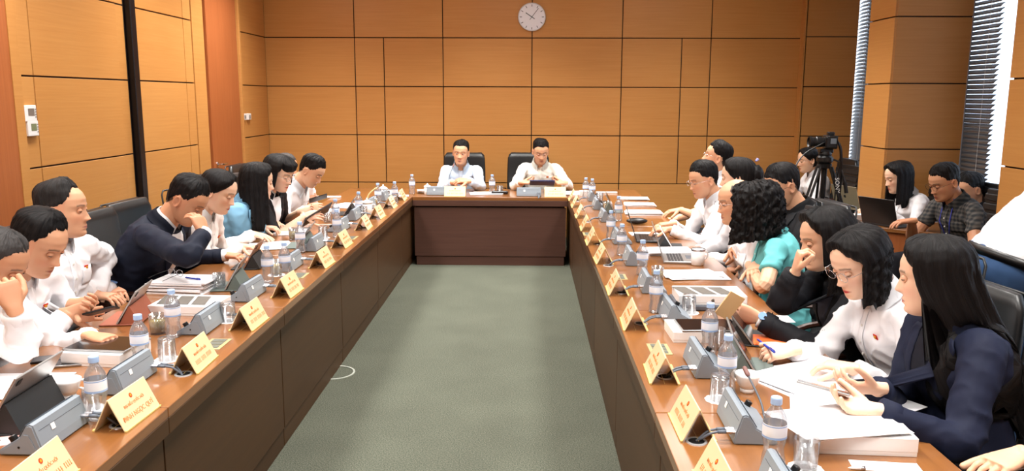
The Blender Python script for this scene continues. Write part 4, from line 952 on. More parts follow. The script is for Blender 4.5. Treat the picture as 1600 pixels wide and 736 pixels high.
# --- side of the room
p = person('woman in a white coat with tied back hair, far right corner', on_y(1262, 250, 8.8), 184, pitch=10, body=182, lean=6, male=False, skin=SKF2, hair='pony', top='blouse', topc=WHITE, seed=32, glasses=True, badge=False, **FR)
seat(p, 'black leather chair under the woman in the white coat')
p = person('young woman in a white shirt working at the side desk', on_y(1403, 277, 6.95), 182, pitch=16, body=190, lean=12, male=False, skin=SKF, hair='long', top='blouse', topc=WHITE, seed=33, badge=False, extra=dict(len=.26),
    hands={'L': dict(w=on_y(1384, 329, 6.72), fd=D(182, -.1), pn=-UP, curl=.4), 'R': dict(w=on_y(1362, 326, 6.85), fd=D(182, -.1), pn=-UP, curl=.4)}, **MD)
seat(p, 'dark ribbed chair under the young woman at the side desk', kind=mesh_chair)
p = person('man in a grey checked shirt using a computer mouse', on_y(1475, 285, 5.95), 192, pitch=22, body=190, lean=16, skin=SKM2, hair='short', top='checked', topc=(70, 72, 72), seed=34, glasses='dark', badge=False, sleeve='short',
    hands={'R': dict(w=on_y(1425, 345, 6.0), fd=D(178, -.08), pn=-UP, curl=.35), 'L': dict(w=on_y(1462, 384, 5.62), fd=D(185, -.3), pn=-UP, curl=.4)}, **MD)
M1P = p; seat(p, 'dark ribbed chair under the man in the checked shirt', kind=mesh_chair)
p = person('dark haired person hidden behind the man in the checked shirt', on_y(1515, 296, 6.75), 184, pitch=16, body=184, lean=8, skin=SKM, hair='short', topc=(60, 62, 70), seed=35, badge=False, **FR)
seat(p, 'dark ribbed chair behind the man in the checked shirt', kind=mesh_chair).location.x = 3.46
mesh_chair(3.0, 8.35, 190, 'empty dark ribbed chair beside the wooden column')
p = person('man in a white shirt and jeans bending over, head out of the frame', V((2.80, 3.50, 1.52)), -8, pitch=40, body=-4, lean=50, skin=SKM, hair='short', topc=(226, 226, 230), pants=(52, 78, 116), seed=36, badge=False, legs='stand', hiz=.98, bulk=1.12, hipxy=(2.13, 3.55),
    hands={'R': dict(w=V((2.80, 3.25, .74)), fd=V((.6, 0, -.8)), pn=V((-1, 0, -.3)), curl=.4), 'L': dict(w=V((2.84, 3.72, .74)), fd=V((.6, 0, -.8)), pn=V((-1, 0, -.3)), curl=.4)}, **NR)
S1P = p
# ------------------------------------------------------------------ things on the tables
ORD = ['first', 'second', 'third', 'fourth', 'fifth', 'sixth', 'seventh', 'eighth', 'ninth', 'tenth', 'eleventh', 'twelfth', 'thirteenth']
RZ = {'L': -math.pi/2, 'R': math.pi/2, 'B': math.pi}                # local +y points at the aisle / the camera
M_GREY = mat('unit_grey', srgb(132, 142, 152), .42, spec=.4, bump=((300, 300, 300), .15, .0004)); M_GREYD = mat('unit_grey_dark', srgb(78, 86, 96), .4)
M_CABLE = mat('cable_grey', srgb(96, 104, 116), .5); M_CREAM = mat('cream_acrylic', srgb(226, 208, 164), .35, spec=.5, coat=.4); M_ORANGE = mat('orange_print', srgb(224, 142, 84), .5)
M_EDGE = mat('plate_edge', srgb(222, 196, 120), .3); M_PAPER = mat('paper_white', srgb(244, 244, 248), .75); M_PORC = mat('white_porcelain', srgb(240, 240, 240), .15, spec=.6, coat=.4)
def thin_glass(name, tint, milky, refl, edge=.35, rough=.03):
    m = bpy.data.materials.new(name); m.use_nodes = True; nt = m.node_tree; N = nt.nodes.new; L = nt.links.new; nt.nodes.remove(nt.nodes['Principled BSDF'])
    tr = N('ShaderNodeBsdfTransparent'); tr.inputs[0].default_value = tint; gl = N('ShaderNodeBsdfGlossy'); gl.inputs['Roughness'].default_value = rough; df = N('ShaderNodeBsdfDiffuse'); df.inputs[0].default_value = (.9, .93, 1, 1)
    m1 = N('ShaderNodeMixShader'); m1.inputs[0].default_value = milky; L(tr.outputs[0], m1.inputs[1]); L(df.outputs[0], m1.inputs[2])
    lw = N('ShaderNodeLayerWeight'); lw.inputs['Blend'].default_value = edge; k = N('ShaderNodeMath'); k.operation = 'MULTIPLY_ADD'; k.inputs[1].default_value = .6; k.inputs[2].default_value = refl; L(lw.outputs['Fresnel'], k.inputs[0]); k.use_clamp = True
    m2 = N('ShaderNodeMixShader'); L(k.outputs[0], m2.inputs[0]); L(m1.outputs[0], m2.inputs[1]); L(gl.outputs[0], m2.inputs[2]); L(m2.outputs[0], nt.nodes['Material Output'].inputs[0]); return m
M_PET = thin_glass('clear_bottle', (.93, .95, .98, 1), .10, .05, .4); M_CAPB = mat('bottle_cap_blue', srgb(168, 198, 240), .4); M_LABEL = mat('bottle_label', srgb(232, 238, 250), .4); M_LABB = mat('bottle_label_blue', srgb(150, 180, 226), .4)
M_GLS = thin_glass('drinking_glass', (.95, .96, .97, 1), .05, .05, .4, .02); M_TEA = mat('yellow_tea', srgb(232, 190, 40), .15); M_TEA2 = mat('pale_tea', srgb(214, 206, 130), .15)
M_SCREEN = mat('dark_screen', srgb(14, 15, 20), .12, spec=.6); M_ALU = mat('aluminium', srgb(178, 180, 182), .3, .8); M_FOLIO = mat('black_folio', srgb(34, 36, 38), .6); M_FOLIOG = mat('green_grey_folio', srgb(92, 104, 100), .6); M_FOLIOB = mat('terracotta_folio', srgb(150, 84, 62), .6)
M_BLUEINK = mat('blue_plastic', srgb(40, 62, 168), .3); M_GREYPR = mat('grey_print', srgb(96, 92, 86), .5)
def P7(x, y, z=.70): return on_z(x, y, z)
def side_at(o_, side, y):
    """attach a fixture to the table unit it is let into"""
    i = max(0, min(6, sum(1 for v in YT if v < y))); par = TAB[(-1 if side == 'L' else 1, i)]
    o_.parent = par; o_.location = V(o_.location)-par.location; return o_
def text_mesh(s_, size, ext=.0006):
    cu = bpy.data.curves.new('t', 'FONT'); cu.body = s_; cu.size = size; cu.extrude = ext; cu.align_x = 'CENTER'; cu.resolution_u = 2
    o = bpy.data.objects.new('t', cu); COL.objects.link(o); dg = bpy.context.evaluated_depsgraph_get(); me = bpy.data.meshes.new_from_object(o.evaluated_get(dg)); bpy.data.objects.remove(o); return me
TEXT_ROW = text_mesh('ĐẠI BIỂU QUỐC HỘI', .0125); TEXT_NAME = text_mesh('ĐINH NGỌC QUÝ', .022)
def bars_mesh(seed):
    r_ = random.Random(seed); bm = bmesh.new(); x = -.075
    while x < .07:
        for _ in range(r_.randint(3, 5)):
            wd = r_.uniform(.006, .009); bx(bm, (x+wd/2, .008, 0), (wd*.3, .016, .001)); bx(bm, (x+wd*.6, r_.choice((.002, .008, .014)), 0), (wd*.6, .003, .001)); x += wd+.002
        x += .008
    me = bpy.data.meshes.new('name_row'); bm.to_mesh(me); bm.free(); return me
# -- microphone unit
def make_mic(label, group='grey microphone units'):
    t = empty('microphone_unit', (0, 0, .7), 0, label, 'microphone', group)
    prof = [(-.075, .0), (-.082, .006), (-.080, .016), (-.020, .050), (.002, .086), (.012, .090), (.022, .087), (.040, .030), (.045, .006), (.040, 0)]
    bm = bmesh.new(); prism(bm, prof, -.122, .122, 'x'); bmesh.ops.bevel(bm, geom=[e for e in bm.edges if abs(e.verts[0].co.x-e.verts[1].co.x) < 1e-6], offset=.004, segments=2, affect='EDGES'); bm_obj('casing', bm, M_GREY, t)
    bm = bmesh.new(); prism(bm, [(-.070, .014), (-.022, .045), (-.004, .062), (.010, .060), (.030, .012), (.028, .006), (-.066, .006)], .1225, .1245, 'x'); bm_obj('end_plate', bm, M_GREY, t)
    bm = bmesh.new(); prism(bm, [(-.02, .0525), (.001, .087), (.0, .089), (-.022, .054)], -.118, .118, 'x'); bm_obj('speaker_grille', bm, M_GREYD, t)
    nrm = Matrix.Rotation(math.atan2(.034, .06), 4, 'X')
    bm = bmesh.new(); lathe(bm, [(.011, 0), (.011, .014), (.009, .016)], 16, M=Matrix.Translation((.10, -.045, .036)) @ nrm); bm_obj('knob', bm, M_BLKPL, t, smooth=False)
    bm = bmesh.new(); lathe(bm, [(.003, 0), (.003, .0015)], 10, M=Matrix.Translation((.1245, -.02, .026)) @ Matrix.Rotation(math.pi/2, 4, 'Y')); bm_obj('side_screw', bm, M_BLKPL, t)
    for x in (.045, -.04):
        n_ = (.022-.040, .087-.030); o = box_obj('white_sticker', (x, .0318+.001, .058 if x > 0 else .050), (.018, .0012, .018 if x > 0 else .012), M_WHITEP, t); o.rotation_euler = (math.atan2(.018, .057), 0, 0)
    bm = bmesh.new(); bx(bm, (0, .0285, .067), (.21, .0015, .0012)); bm_obj('seam', bm, M_GREYD, t)
    for k, x in enumerate((-.088, -.108)):
        bm = bmesh.new(); tube(bm, [(x, .036, .034), (x, .064, .034)], .0065, 10); tube(bm, [(x, .050, .034), (x, .055, .034)], .0075, 10); bm_obj('connector', bm, M_CHROME, t, smooth=False)
        bm = bmesh.new(); tube(bm, [(x, .064, .034), (x, .088, .033)], .0058, 8); tube(bm, spline([V((x, .088, .033)), V((x-.004, .112, .028)), V((x-.008+.01*k, .135, .010)), V((-.100+.008*k, .148, -.004))], 10), .0042, 6); bm_obj('cable', bm, M_CABLE, t, smooth=True)
    return t
MIC0 = make_mic('first grey microphone unit from the camera on the left table')
def put(o, p, rz): o.location = (p[0], p[1], p[2] if len(p) > 2 else .7); o.rotation_euler = (0, 0, rz); return o
LU = [(-1.385, 2.235), (-1.385, 2.70), (-1.385, 3.40), (-1.385, 3.96), (-1.38, 4.66), (-1.40, 5.28), (-1.40, 6.05), (-1.42, 6.61), (-1.42, 7.32), (-1.40, 7.88)]
RU = [(.65, 1.90), (.65, 2.36), (.65, 2.92), (.66, 3.62), (.64, 4.20), (.64, 4.89), (.64, 5.62), (.64, 6.62), (.64, 7.35), (.64, 7.95)]
me_g = None
bm = bmesh.new(); lathe(bm, [(.024, -.002), (.024, .0025), (.031, .0025), (.032, .0)], 24, cap=False); G_RING = bpy.data.meshes.new('grommet'); bm.to_mesh(G_RING); bm.free(); G_RING.materials.append(mat('grommet_silver', srgb(196, 198, 200), .3, .5))
bm = bmesh.new(); lathe(bm, [(.0, .0006), (.024, .0006)], 24, cap=False); G_HOLE = bpy.data.meshes.new('grommet_hole'); bm.to_mesh(G_HOLE); bm.free(); G_HOLE.materials.append(mat('hole_black', srgb(10, 10, 10), .8))
for side, lst, nm in (('L', LU, 'left'), ('R', RU, 'right')):
    for i, (x, y) in enumerate(lst):
        o = MIC0 if (side == 'L' and i == 0) else copy_tree(MIC0)
        o['label'] = '%s grey microphone unit from the camera on the %s table' % (ORD[i], nm); put(o, (x, y), RZ[side]+random.uniform(-.03, .03))
        q = 1 if side == 'L' else -1; gp = V((x+q*.150, y+q*.100, .70))
        for me_, nn in ((G_RING, 'cable_grommet'), (G_HOLE, 'grommet_hole')):
            g_ = bpy.data.objects.new(nn, me_); COL.objects.link(g_); g_.location = gp; side_at(g_, side, gp.y)
o = copy_tree(MIC0); o['label'] = 'grey microphone unit left of the smiling man, partly behind the nameplate'; put(o, (-.90, 8.30), RZ['B']); 
o = copy_tree(MIC0); o['label'] = 'grey microphone unit in front of the man looking down, head table'; put(o, (.02, 8.24), RZ['B'])
# gooseneck microphones
def goose(p0, p1, p2, label):
    t = empty('gooseneck_microphone', p0, 0, label, 'microphone'); b_ = V(p0)
    bm = bmesh.new(); tube(bm, spline([V(p0)-b_, V(p1)-b_, V(p2)-b_], 14), .0032, 6); bm_obj('stem', bm, M_GREYD, t, smooth=True)
    d = (V(p2)-V(p1)).normalized(); bm = bmesh.new(); tube(bm, [V(p2)-b_, V(p2)-b_+d*.010, V(p2)-b_+d*.04, V(p2)-b_+d*.045], [.004, .0075, .0075, .005], 10); bm_obj('capsule', bm, mat('mic_capsule', srgb(120, 84, 80), .5), t, smooth=True)
goose((.70, 2.28, .765), (.70, 2.33, .80), (.69, 2.43, .84), 'short gooseneck microphone rising from the second unit, right table')
goose((-1.47, 2.13, .738), (-1.49, 2.10, .742), (-1.53, 2.06, .748), 'stubby microphone lying at the end of the nearest left unit')
goose((-.80, 8.30, .78), (-.80, 8.38, .88), (-.77, 8.46, .97), 'thin gooseneck microphone in front of the smiling man')
# -- nameplates
def make_plate(label, seed, group='cream nameplates along the tables'):
    t = empty('nameplate', (0, 0, .7), 0, label, 'nameplate', group); a = math.radians(26)
    R1 = Matrix.Rotation(-a*-1, 3, 'X'); h = .108; w_ = .215
    for q, nn in ((1, 'front_board'), (-1, 'rear_board')):
        bm = bmesh.new(); bx(bm, (0, 0, -h/2), (w_, .0035, h), None, .0008); bm.transform(Matrix.Translation((0, 0, h*math.cos(a)+.002)) @ Matrix.Rotation(q*a, 4, 'X')); bm_obj(nn, bm, M_CREAM, t)
    M_ = Matrix.Translation((0, 0, h*math.cos(a)+.002)) @ Matrix.Rotation(a, 4, 'X') @ Matrix.Translation((0, .0022, -h)) @ Matrix.Rotation(math.pi/2, 4, 'X') @ Matrix.Scale(-1, 4, (1, 0, 0)) @ Matrix.Scale(-1, 4, (0, 0, 1))
    def stick(me_, nm, x, y, m_):
        me2 = me_.copy(); me2.transform(M_ @ Matrix.Translation((x, y, 0))); me2.materials.clear(); me2.materials.append(m_); return mesh_obj(nm, me2, None, t)
    bm = bmesh.new(); lathe(bm, [(0, -.0006), (.0075, -.0006), (.0075, .0006), (0, .0006)], 14, cap=False); me_ = bpy.data.meshes.new('e'); bm.to_mesh(me_); bm.free(); stick(me_, 'emblem', 0, .083, mat('emblem_red', srgb(196, 70, 30), .4))
    bm = bmesh.new(); pts5 = [((.0052 if q % 2 == 0 else .0022)*math.cos(math.pi/2+q*math.pi/5), (.0052 if q % 2 == 0 else .0022)*math.sin(math.pi/2+q*math.pi/5)) for q in range(10)]
    prism(bm, pts5, -.001, .001, 'z'); me_ = bpy.data.meshes.new('s'); bm.to_mesh(me_); bm.free(); stick(me_, 'emblem_star', 0, .083, M_GOLD)
    stick(TEXT_ROW, 'small_lettering', 0, .057, M_ORANGE); stick(TEXT_NAME if seed == 1 else bars_mesh(seed), 'large_lettering', 0, .022 if seed == 1 else .024, M_ORANGE)
    bm = bmesh.new(); bx(bm, (0, .0, .004), (w_, .001, .001)); 
    for q in (1, -1): bx(bm, (0, q*(h*math.sin(a)+.002), .003), (w_, .008, .005))
    bm_obj('foot_strip', bm, M_EDGE, t); return t
LP = [(-1.24, 1.92), (-1.235, 2.385), (-1.235, 2.90), (-1.215, 3.45), (-1.215, 4.03), (-1.215, 4.74), (-1.24, 5.38), (-1.24, 6.12), (-1.24, 6.69), (-1.24, 7.33), (-1.23, 7.89)]
RP = [(.50, 1.96), (.505, 2.36), (.49, 2.84), (.475, 3.50), (.47, 4.13), (.47, 4.92), (.46, 5.55), (.46, 6.15), (.46, 6.80), (.46, 7.45), (.46, 7.95)]
PR = {}
for side, lst, nm in (('L', LP, 'left'), ('R', RP, 'right')):
    for i, (x, y) in enumerate(lst):
        sd = 1 if (side == 'L' and i == 1) else 2+(i*2+(side == 'R')) % 6
        if sd in PR: o = copy_tree(PR[sd])
        else: o = PR[sd] = make_plate('x', sd)
        o['label'] = '%s cream tent nameplate from the camera on the %s table' % (ORD[i], nm)+(', clearly lettered' if sd == 1 else ''); put(o, (x, y), RZ[side]+random.uniform(-.04, .04))
for x, lab in ((-.725, 'cream nameplate in front of the smiling man at the head table'), (.285, 'cream nameplate in front of the man looking down at the head table')):
    o = copy_tree(PR[3]); o['label'] = lab; put(o, (x, 8.20), RZ['B'])
# -- outlets let into the tabletops
for side, pts in (('L', [(337, 538), (467, 431), (548, 372)]), ('R', [(1030, 546), (967, 433), (920, 366)])):
    for q in pts:
        c = P7(*q); t_ = box_obj('outlet_plate', (c.x, c.y, .7015), (.085, .14, .003), mat('brass_plate', srgb(190, 176, 130), .35, .4), None, .001)
        for k in (-1, 0, 1):
            s_ = box_obj('socket', (0, k*.042, .001), (.055, .034, .004), mat('socket_dark', srgb(96, 100, 92), .4), t_)
        side_at(t_, side, c.y)
# -- bottles, glasses, cups
def make_bottle():
    t = empty('water_bottle', (0, 0, .7), 0, 'x', 'bottle', 'water bottles on the tables')
    bm = bmesh.new(); lathe(bm, [(.024, .000), (.0305, .004), (.032, .012), (.0315, .030), (.027, .050), (.0268, .062), (.031, .082), (.0318, .09), (.0318, .135), (.030, .146), (.022, .162), (.0135, .175), (.0125, .180), (.0125, .186), (.001, .187)], 28); bm_obj('body', bm, M_PET, t, smooth=True)
    bm = bmesh.new(); lathe(bm, [(.0322, .092), (.0324, .093), (.0324, .130), (.0322, .131)], 28, cap=False); bm_obj('label_band', bm, M_LABEL, t, smooth=True)
    bm = bmesh.new(); lathe(bm, [(.0327, .092), (.0327, .098)], 28, cap=False); lathe(bm, [(.0327, .126), (.0327, .129)], 28, cap=False); bm_obj('label_stripe', bm, M_LABB, t, smooth=True)
    bm = bmesh.new(); lathe(bm, [(.0152, .183), (.0155, .184), (.0152, .199), (.0140, .202)], 24); bm_obj('cap', bm, M_CAPB, t, smooth=False); return t
BOT0 = make_bottle(); first = True
Lb = [(154, 654), (221, 574), (272, 526), (419, 441), (446, 435), (470, 395), (527, 371), (525, 351), (561, 337), (591, 320), (617, 317), (644, 303)]
Rb = [(1207, 731), (1134, 612), (1107, 551), (1024, 488), (1003, 430), (971, 399), (954, 373), (966, 345), (925, 311), (915, 309)]
for nm, lst in (('left', Lb), ('right', Rb)):
    for i, q in enumerate(lst):
        o = BOT0 if first else copy_tree(BOT0); first = False
        o['label'] = '%s clear water bottle with blue cap from the camera, %s table' % (ORD[i], nm); put(o, P7(*q), i*1.1)
o = copy_tree(BOT0); o['label'] = 'clear water bottle with blue cap standing on the head table'; put(o, P7(769, 303), .4)
def make_glass():
    t = empty('drinking_glass', (0, 0, .7), 0, 'x', 'glass', 'drinking glasses on the tables')
    bm = bmesh.new(); lathe(bm, [(.001, 0), (.030, 0), (.031, .002), (.034, .085), (.0325, .085), (.0295, .010), (.001, .010)], 28); bm_obj('tumbler', bm, M_GLS, t, smooth=True); return t
GL0 = make_glass(); gfirst = True
M_COAST = mat('paper_coaster', srgb(244, 244, 246), .8)
def coaster(p, label):
    bm = bmesh.new(); pr = []
    n = 24; vs = [( (.046+.003*(k % 2))*math.cos(2*math.pi*k/n), (.046+.003*(k % 2))*math.sin(2*math.pi*k/n)) for k in range(n)]
    prism(bm, vs, 0, .0018, 'z'); o = bm_obj('paper_coaster', bm, M_COAST, None, (p[0], p[1], .7001)); props(o, label, 'coaster', 'paper coasters under glasses')
def glass(q, label, inv=False, tea=None, coast=None, s=1.0):
    global gfirst
    p = P7(*q); o = GL0 if gfirst else copy_tree(GL0); gfirst = False; z = .7
    if coast: coaster(p, coast); z = .702
    o['label'] = label; o.location = (p.x, p.y, z+(.085*s if inv else 0)); o.rotation_euler = (math.pi if inv else 0, 0, .3); o.scale = (s, s, s)
    if tea:
        bm = bmesh.new(); lathe(bm, [(.001, .0105), (.0294, .0105), (.0312, .058), (.001, .058)], 24); bm_obj('tea', bm, tea, o, smooth=True)
glass((262, 562), 'upturned glass on a paper coaster beside the second left unit', True, None, 'white paper coaster under the upturned glass by the second left bottle')
glass((247, 521), 'glass of pale tea between the second and third left bottles', False, M_TEA2)
glass((143, 640), 'small upturned glass behind the first left bottle', True, None, 'white paper coaster under the glass behind the first left bottle', .8)
glass((357, 502), 'upturned glass behind the fourth left nameplate', True, None, 'white paper coaster under the glass behind the fourth left nameplate')
glass((343, 452), 'clear tumbler beside the stack of papers, left table', False)
glass((432, 430), 'glass of yellow tea between two bottles, left table', False, M_TEA, 'white paper coaster between the fourth and fifth left bottles')
glass((459, 375), 'glass of pale tea behind the sixth left bottle', False, M_TEA2)
glass((505, 372), 'upturned glass beside the seventh left bottle', True, None, 'white paper coaster left of the seventh left bottle')
glass((512, 347), 'clear tumbler holding papers beside the eighth left bottle')
glass((568, 338), 'clear tumbler right of the ninth left bottle', False)
glass((585, 322), 'glass of amber tea left of the tenth left bottle', False, M_TEA)
glass((609, 309), 'dark reflecting upturned glass near the far left corner', True, None, 'white paper coaster near the far left corner')
glass((781, 303), 'upturned glass beside the bottle on the head table', True, None, 'white paper coaster on the head table')
glass((1124, 625), 'upturned glass on a coaster before the second right bottle', True, None, 'white paper coaster before the second right bottle')
glass((1258, 733), 'clear tumbler on a coaster at the lower right edge', False, None, 'white paper coaster at the lower right edge')
glass((1119, 545), 'clear tumbler right of the third right bottle', False)
glass((1076, 489), 'upturned glass on a coaster before the patterned white box', True, None, 'white paper coaster before the patterned white box')
glass((1027, 440), 'glass of pale tea behind the fourth right bottle', False, M_TEA2)
glass((966, 374), 'upturned glass right of the seventh right bottle', True, None, 'white paper coaster right of the seventh right bottle')
glass((947, 329), 'glass of yellow tea near the far right corner', False, M_TEA)
glass((937, 315), 'clear tumbler right of the ninth right bottle', False)
def cup(q, label, hrot):
    p = P7(*q); t = empty('tea_cup', p, hrot, label, 'cup')
    bm = bmesh.new(); lathe(bm, [(.001, .012), (.022, .012), (.034, .03), (.043, .058), (.044, .066), (.0415, .066), (.040, .056), (.031, .033), (.018, .018), (.001, .018)], 28); lathe(bm, [(.022, .0), (.024, .0), (.024, .014), (.021, .014)], 24); bm_obj('bowl', bm, M_PORC, t, smooth=True)
    bm = bmesh.new(); tube(bm, spline([V((.038, 0, .055)), V((.060, 0, .056)), V((.064, 0, .038)), V((.050, 0, .026)), V((.034, 0, .030))], 14), .0042, 8); bm_obj('handle', bm, M_PORC, t, smooth=True)
cup((107, 622), 'white porcelain cup behind the nearest black tablet, left table', .5); cup((1167, 612), 'white porcelain cup beside the upturned glass, right table', 2.2)
def mug(q, label, stick_=False, rim=False, s=1.0):
    p = P7(*q); t = empty('lidded_mug', p, .4, label, 'mug'); bm = bmesh.new(); lathe(bm, [(.001, 0), (.036, 0), (.040, .006), (.041, .095), (.038, .095), (.037, .01), (.001, .01)], 28); bm_obj('body', bm, M_PORC, t, smooth=True)
    bm = bmesh.new()
    if rim: lathe(bm, [(.042, .088), (.043, .090), (.043, .099), (.040, .1)], 28, cap=False); bm_obj('silver_rim', bm, M_SILVER, t, smooth=True)
    else: lathe(bm, [(.045, .094), (.046, .098), (.036, .110), (.014, .120), (.006, .123), (.009, .130), (.007, .136), (.001, .138)], 28); bm_obj('lid', bm, M_PORC, t, smooth=True)
    bm = bmesh.new(); tube(bm, spline([V((.038, 0, .08)), V((.064, 0, .075)), V((.066, 0, .045)), V((.04, 0, .025))], 12), .005, 8); bm_obj('handle', bm, M_PORC, t, smooth=True)
    t.scale = (s, s, s)
mug((574, 334), 'white lidded mug with a bent straw, left table'); mug((599, 310), 'white lidded mug with a pointed knob, far end of left table'); mug((668, 304), 'small white lidded mug on the head table', s=.85); mug((1090, 414), 'white mug with a silver rim, right table', rim=True)
p_ = P7(574, 334); bm = bmesh.new(); tube(bm, spline([V((0, 0, .12)), V((.02, 0, .17)), V((.07, 0, .215)), V((.09, 0, .222))], 12), .006, 8); o = bm_obj('drinking_straw', bm, mat('straw_cream', srgb(232, 216, 160), .5), None, p_, True); props(o, 'cream bent straw sticking out of a white lidded mug', 'straw')
# -- boxes, tablets, laptops, papers
def apple(par, loc, s_, m_, rot=(math.pi/2, 0, 0)):
    bm = bmesh.new(); pts = []
    for k in range(28):
        a = 2*math.pi*k/28; r_ = .5*(1+.10*math.cos(2*a+math.pi)*-1)*(1-.13*math.exp(-((a-math.pi/2)/.30)**2))*(1-.08*math.exp(-((a-3*math.pi/2)/.22)**2))
        x, y = r_*math.cos(a), r_*math.sin(a)
        d = math.hypot(x-.60, y-.08)
        if d < .26: x = .60-math.sqrt(max(.0, .26**2-(y-.08)**2))
        pts.append((x*s_, y*s_))
    prism(bm, pts, 0, .0006, 'z'); prism(bm, [(0, .50*s_), (.05*s_, .62*s_), (.18*s_, .76*s_), (.17*s_, .60*s_)], 0, .0006, 'z')
    o = bm_obj('logo', bm, m_, par, loc); o.rotation_euler = rot; return o
def gift_box(c, rz, size, label, pattern=True, logo=True, z=.7):
    t = empty('white_box', (c[0], c[1], z), rz, label, 'box', None); w_, d, h = size
    box_obj('box_base', (0, 0, h*.25), (w_-.002, d-.002, h*.5), M_WHITEP, t, .001); box_obj('box_lid', (0, 0, h*.5+.002), (w_, d, h-.004-.0), M_WHITEP, t, .0015) if False else box_obj('box_lid', (0, 0, h*.62), (w_, d, h*.76), M_WHITEP, t, .0015)
    if pattern:
        for k in range(3):
            bm = bmesh.new(); x0 = -w_*.36+k*w_*.27; sk = .02
            for (g, m_, zz, nn) in ((1.0, M_ALU, .0008, 'printed_frame'), (.86, M_GREYPR, .0014, 'printed_tablet')):
                bm = bmesh.new(); hw, hd = w_*.115*g, d*.38*g; prism(bm, [(x0-hw+sk, -hd), (x0+hw+sk, -hd), (x0+hw-sk, hd), (x0-hw-sk, hd)], h, h+zz, 'z'); bm_obj(nn, bm, m_, t)
    if logo: apple(t, (0, -d/2-.0007, h*.5), .016, M_GREYPR)
    return t
SZ = (.25, .19, .055)
B1_ = P7(168, 560); gift_box((B1_.x, B1_.y), -.12, (.24, .20, .05), 'white product box with a black tablet lying on it, left table', pattern=False)
B2_ = P7(298, 484); gift_box((B2_.x, B2_.y), -.05, (.30, .22, .045), 'white box printed with tablets before the stack of papers', True, False)
B3_ = P7(1100, 525); gift_box((B3_.x, B3_.y), .02, (.30, .20, .045), 'white box carrying a dark tablet beside the third right bottle', False, True)
B4_ = P7(1108, 478); t_ = box_obj('laptop_sleeve', (B4_.x, B4_.y+.02, .7125), (.34, .24, .025), mat('sleeve_grey', srgb(88, 92, 102), .6), None, .006, 2); props(t_, 'closed dark grey case under the patterned white box, right table', 'case')
gift_box((B4_.x, B4_.y+.02), -.02, (.32, .21, .045), 'white box printed with tablets lying on a grey case, right table', True, True, .725)
B5_ = P7(1330, 690); gift_box((B5_.x, B5_.y), -.06, (.30, .19, .055), 'white printed box under loose papers at the lower right', True, False)
def tablet(c, rz, label, z=.7, size=(.25, .18, .007), m_=None, tilt=None, case=M_ALU):
    t = empty('tablet', (c[0], c[1], z), rz, label, 'tablet'); w_, d, h = size; R_ = None
    a = box_obj('shell', (0, 0, h/2), (w_, d, h), case, t, .0025, 2); b_ = box_obj('screen', (0, 0, h+.0004), (w_-.012, d-.012, .0012), M_SCREEN, t, .0005)
    if tilt: t.rotation_euler = tilt
    return t
tablet((B1_.x, B1_.y+.01), -.1, 'black tablet lying on the white box, left table', .7515, case=M_ALU); tablet((B3_.x+.01, B3_.y-.01), .03, 'dark tablet lying on the white box, right table', .7465)
def folio(c, rz, label, cov, size=(.25, .18), ang=62, shell=M_ALU, flat=True):
    """tablet propped on a folding cover; local -y is the reader"""
    t = empty('propped_tablet', (c[0], c[1], .7), rz, label, 'tablet'); w_, h = size; a = math.radians(ang)
    if flat: box_obj('cover_flap', (0, -.045, .004), (w_, .15, .006), cov, t, .002)
    R_ = Matrix.Rotation(-(math.pi/2-a), 3, 'X'); d = V((0, math.cos(a), math.sin(a)))
    box_obj('shell', V((0, -.045, .009))+d*h/2, (w_, .007, h), shell, t, .002, 2, rot=R_); box_obj('screen', V((0, -.045, .009))+d*h/2+R_ @ V((0, -.0042, 0)), (w_-.014, .0012, h-.014), M_SCREEN, t, rot=R_)
    y1 = -.045+math.cos(a)*h*.52+.005; z1 = .009+math.sin(a)*h*.52
    bm = bmesh.new(); prism(bm, [(-.035, .008), (y1, z1), (y1+.006, z1), (y1+.045, .006), (y1+.02, .002), (-.03, .002)], -w_/2+.004, w_/2-.004, 'x'); bm_obj('folded_stand', bm, cov, t)
    box_obj('camera_bump', V((w_*.38, -.045, .009))+d*h*.88+R_ @ V((0, .005, 0)), (.022, .003, .022), M_BLKPL, t, .002, rot=R_); return t
def L7(q): return P7(*q)
F = [((40, 655), 'L', 'black tablet folio propped up nearest the camera, left table', M_FOLIO, (.27, .20), 58, .05),
     ((213, 498), 'L', 'tablet on a terracotta folio leaning by the papers, left table', M_FOLIOB, (.24, .17), 58, .15),
     ((372, 448), 'L', 'grey green tablet folio before the man in the navy suit', M_FOLIOG, (.22, .16), 60, .15),
     ((400, 416), 'L', 'rose tinted tablet propped up before the white blouse reader', M_FOLIO, (.22, .16), 60, .1),
     ((478, 384), 'L', 'grey tablet folio behind the sixth left bottle', M_FOLIOG, (.24, .17), 56, .1),
     ((548, 334), 'L', 'small black tablet stand among papers at the far left', M_FOLIO, (.22, .16), 56, .1),
     ((1158, 575), 'R', 'green grey tablet folio beside the sheets, nearer the camera', M_FOLIOG, (.24, .18), 58, -.15),
     ((1158, 528), 'R', 'dark tablet folio under the hand with the pen', M_FOLIO, (.24, .18), 52, -.25),
     ((1038, 385), 'R', 'white tablet leaning on its cover near the typing man', M_FOLIO, (.19, .14), 58, -.1),
     ((952, 330), 'R', 'thin tablet propped up near the far right corner', M_FOLIOG, (.24, .17), 62, -.1)]
for q, sd, lab, cv, sz, an, dr_ in F:
    c = P7(*q); folio((c.x, c.y), RZ[sd]+dr_, lab, cv, sz, an, shell=mat('rose_shell', srgb(150, 120, 104), .35, .6) if 'rose' in lab else (M_ALU if 'white' not in lab else M_WHITEP))
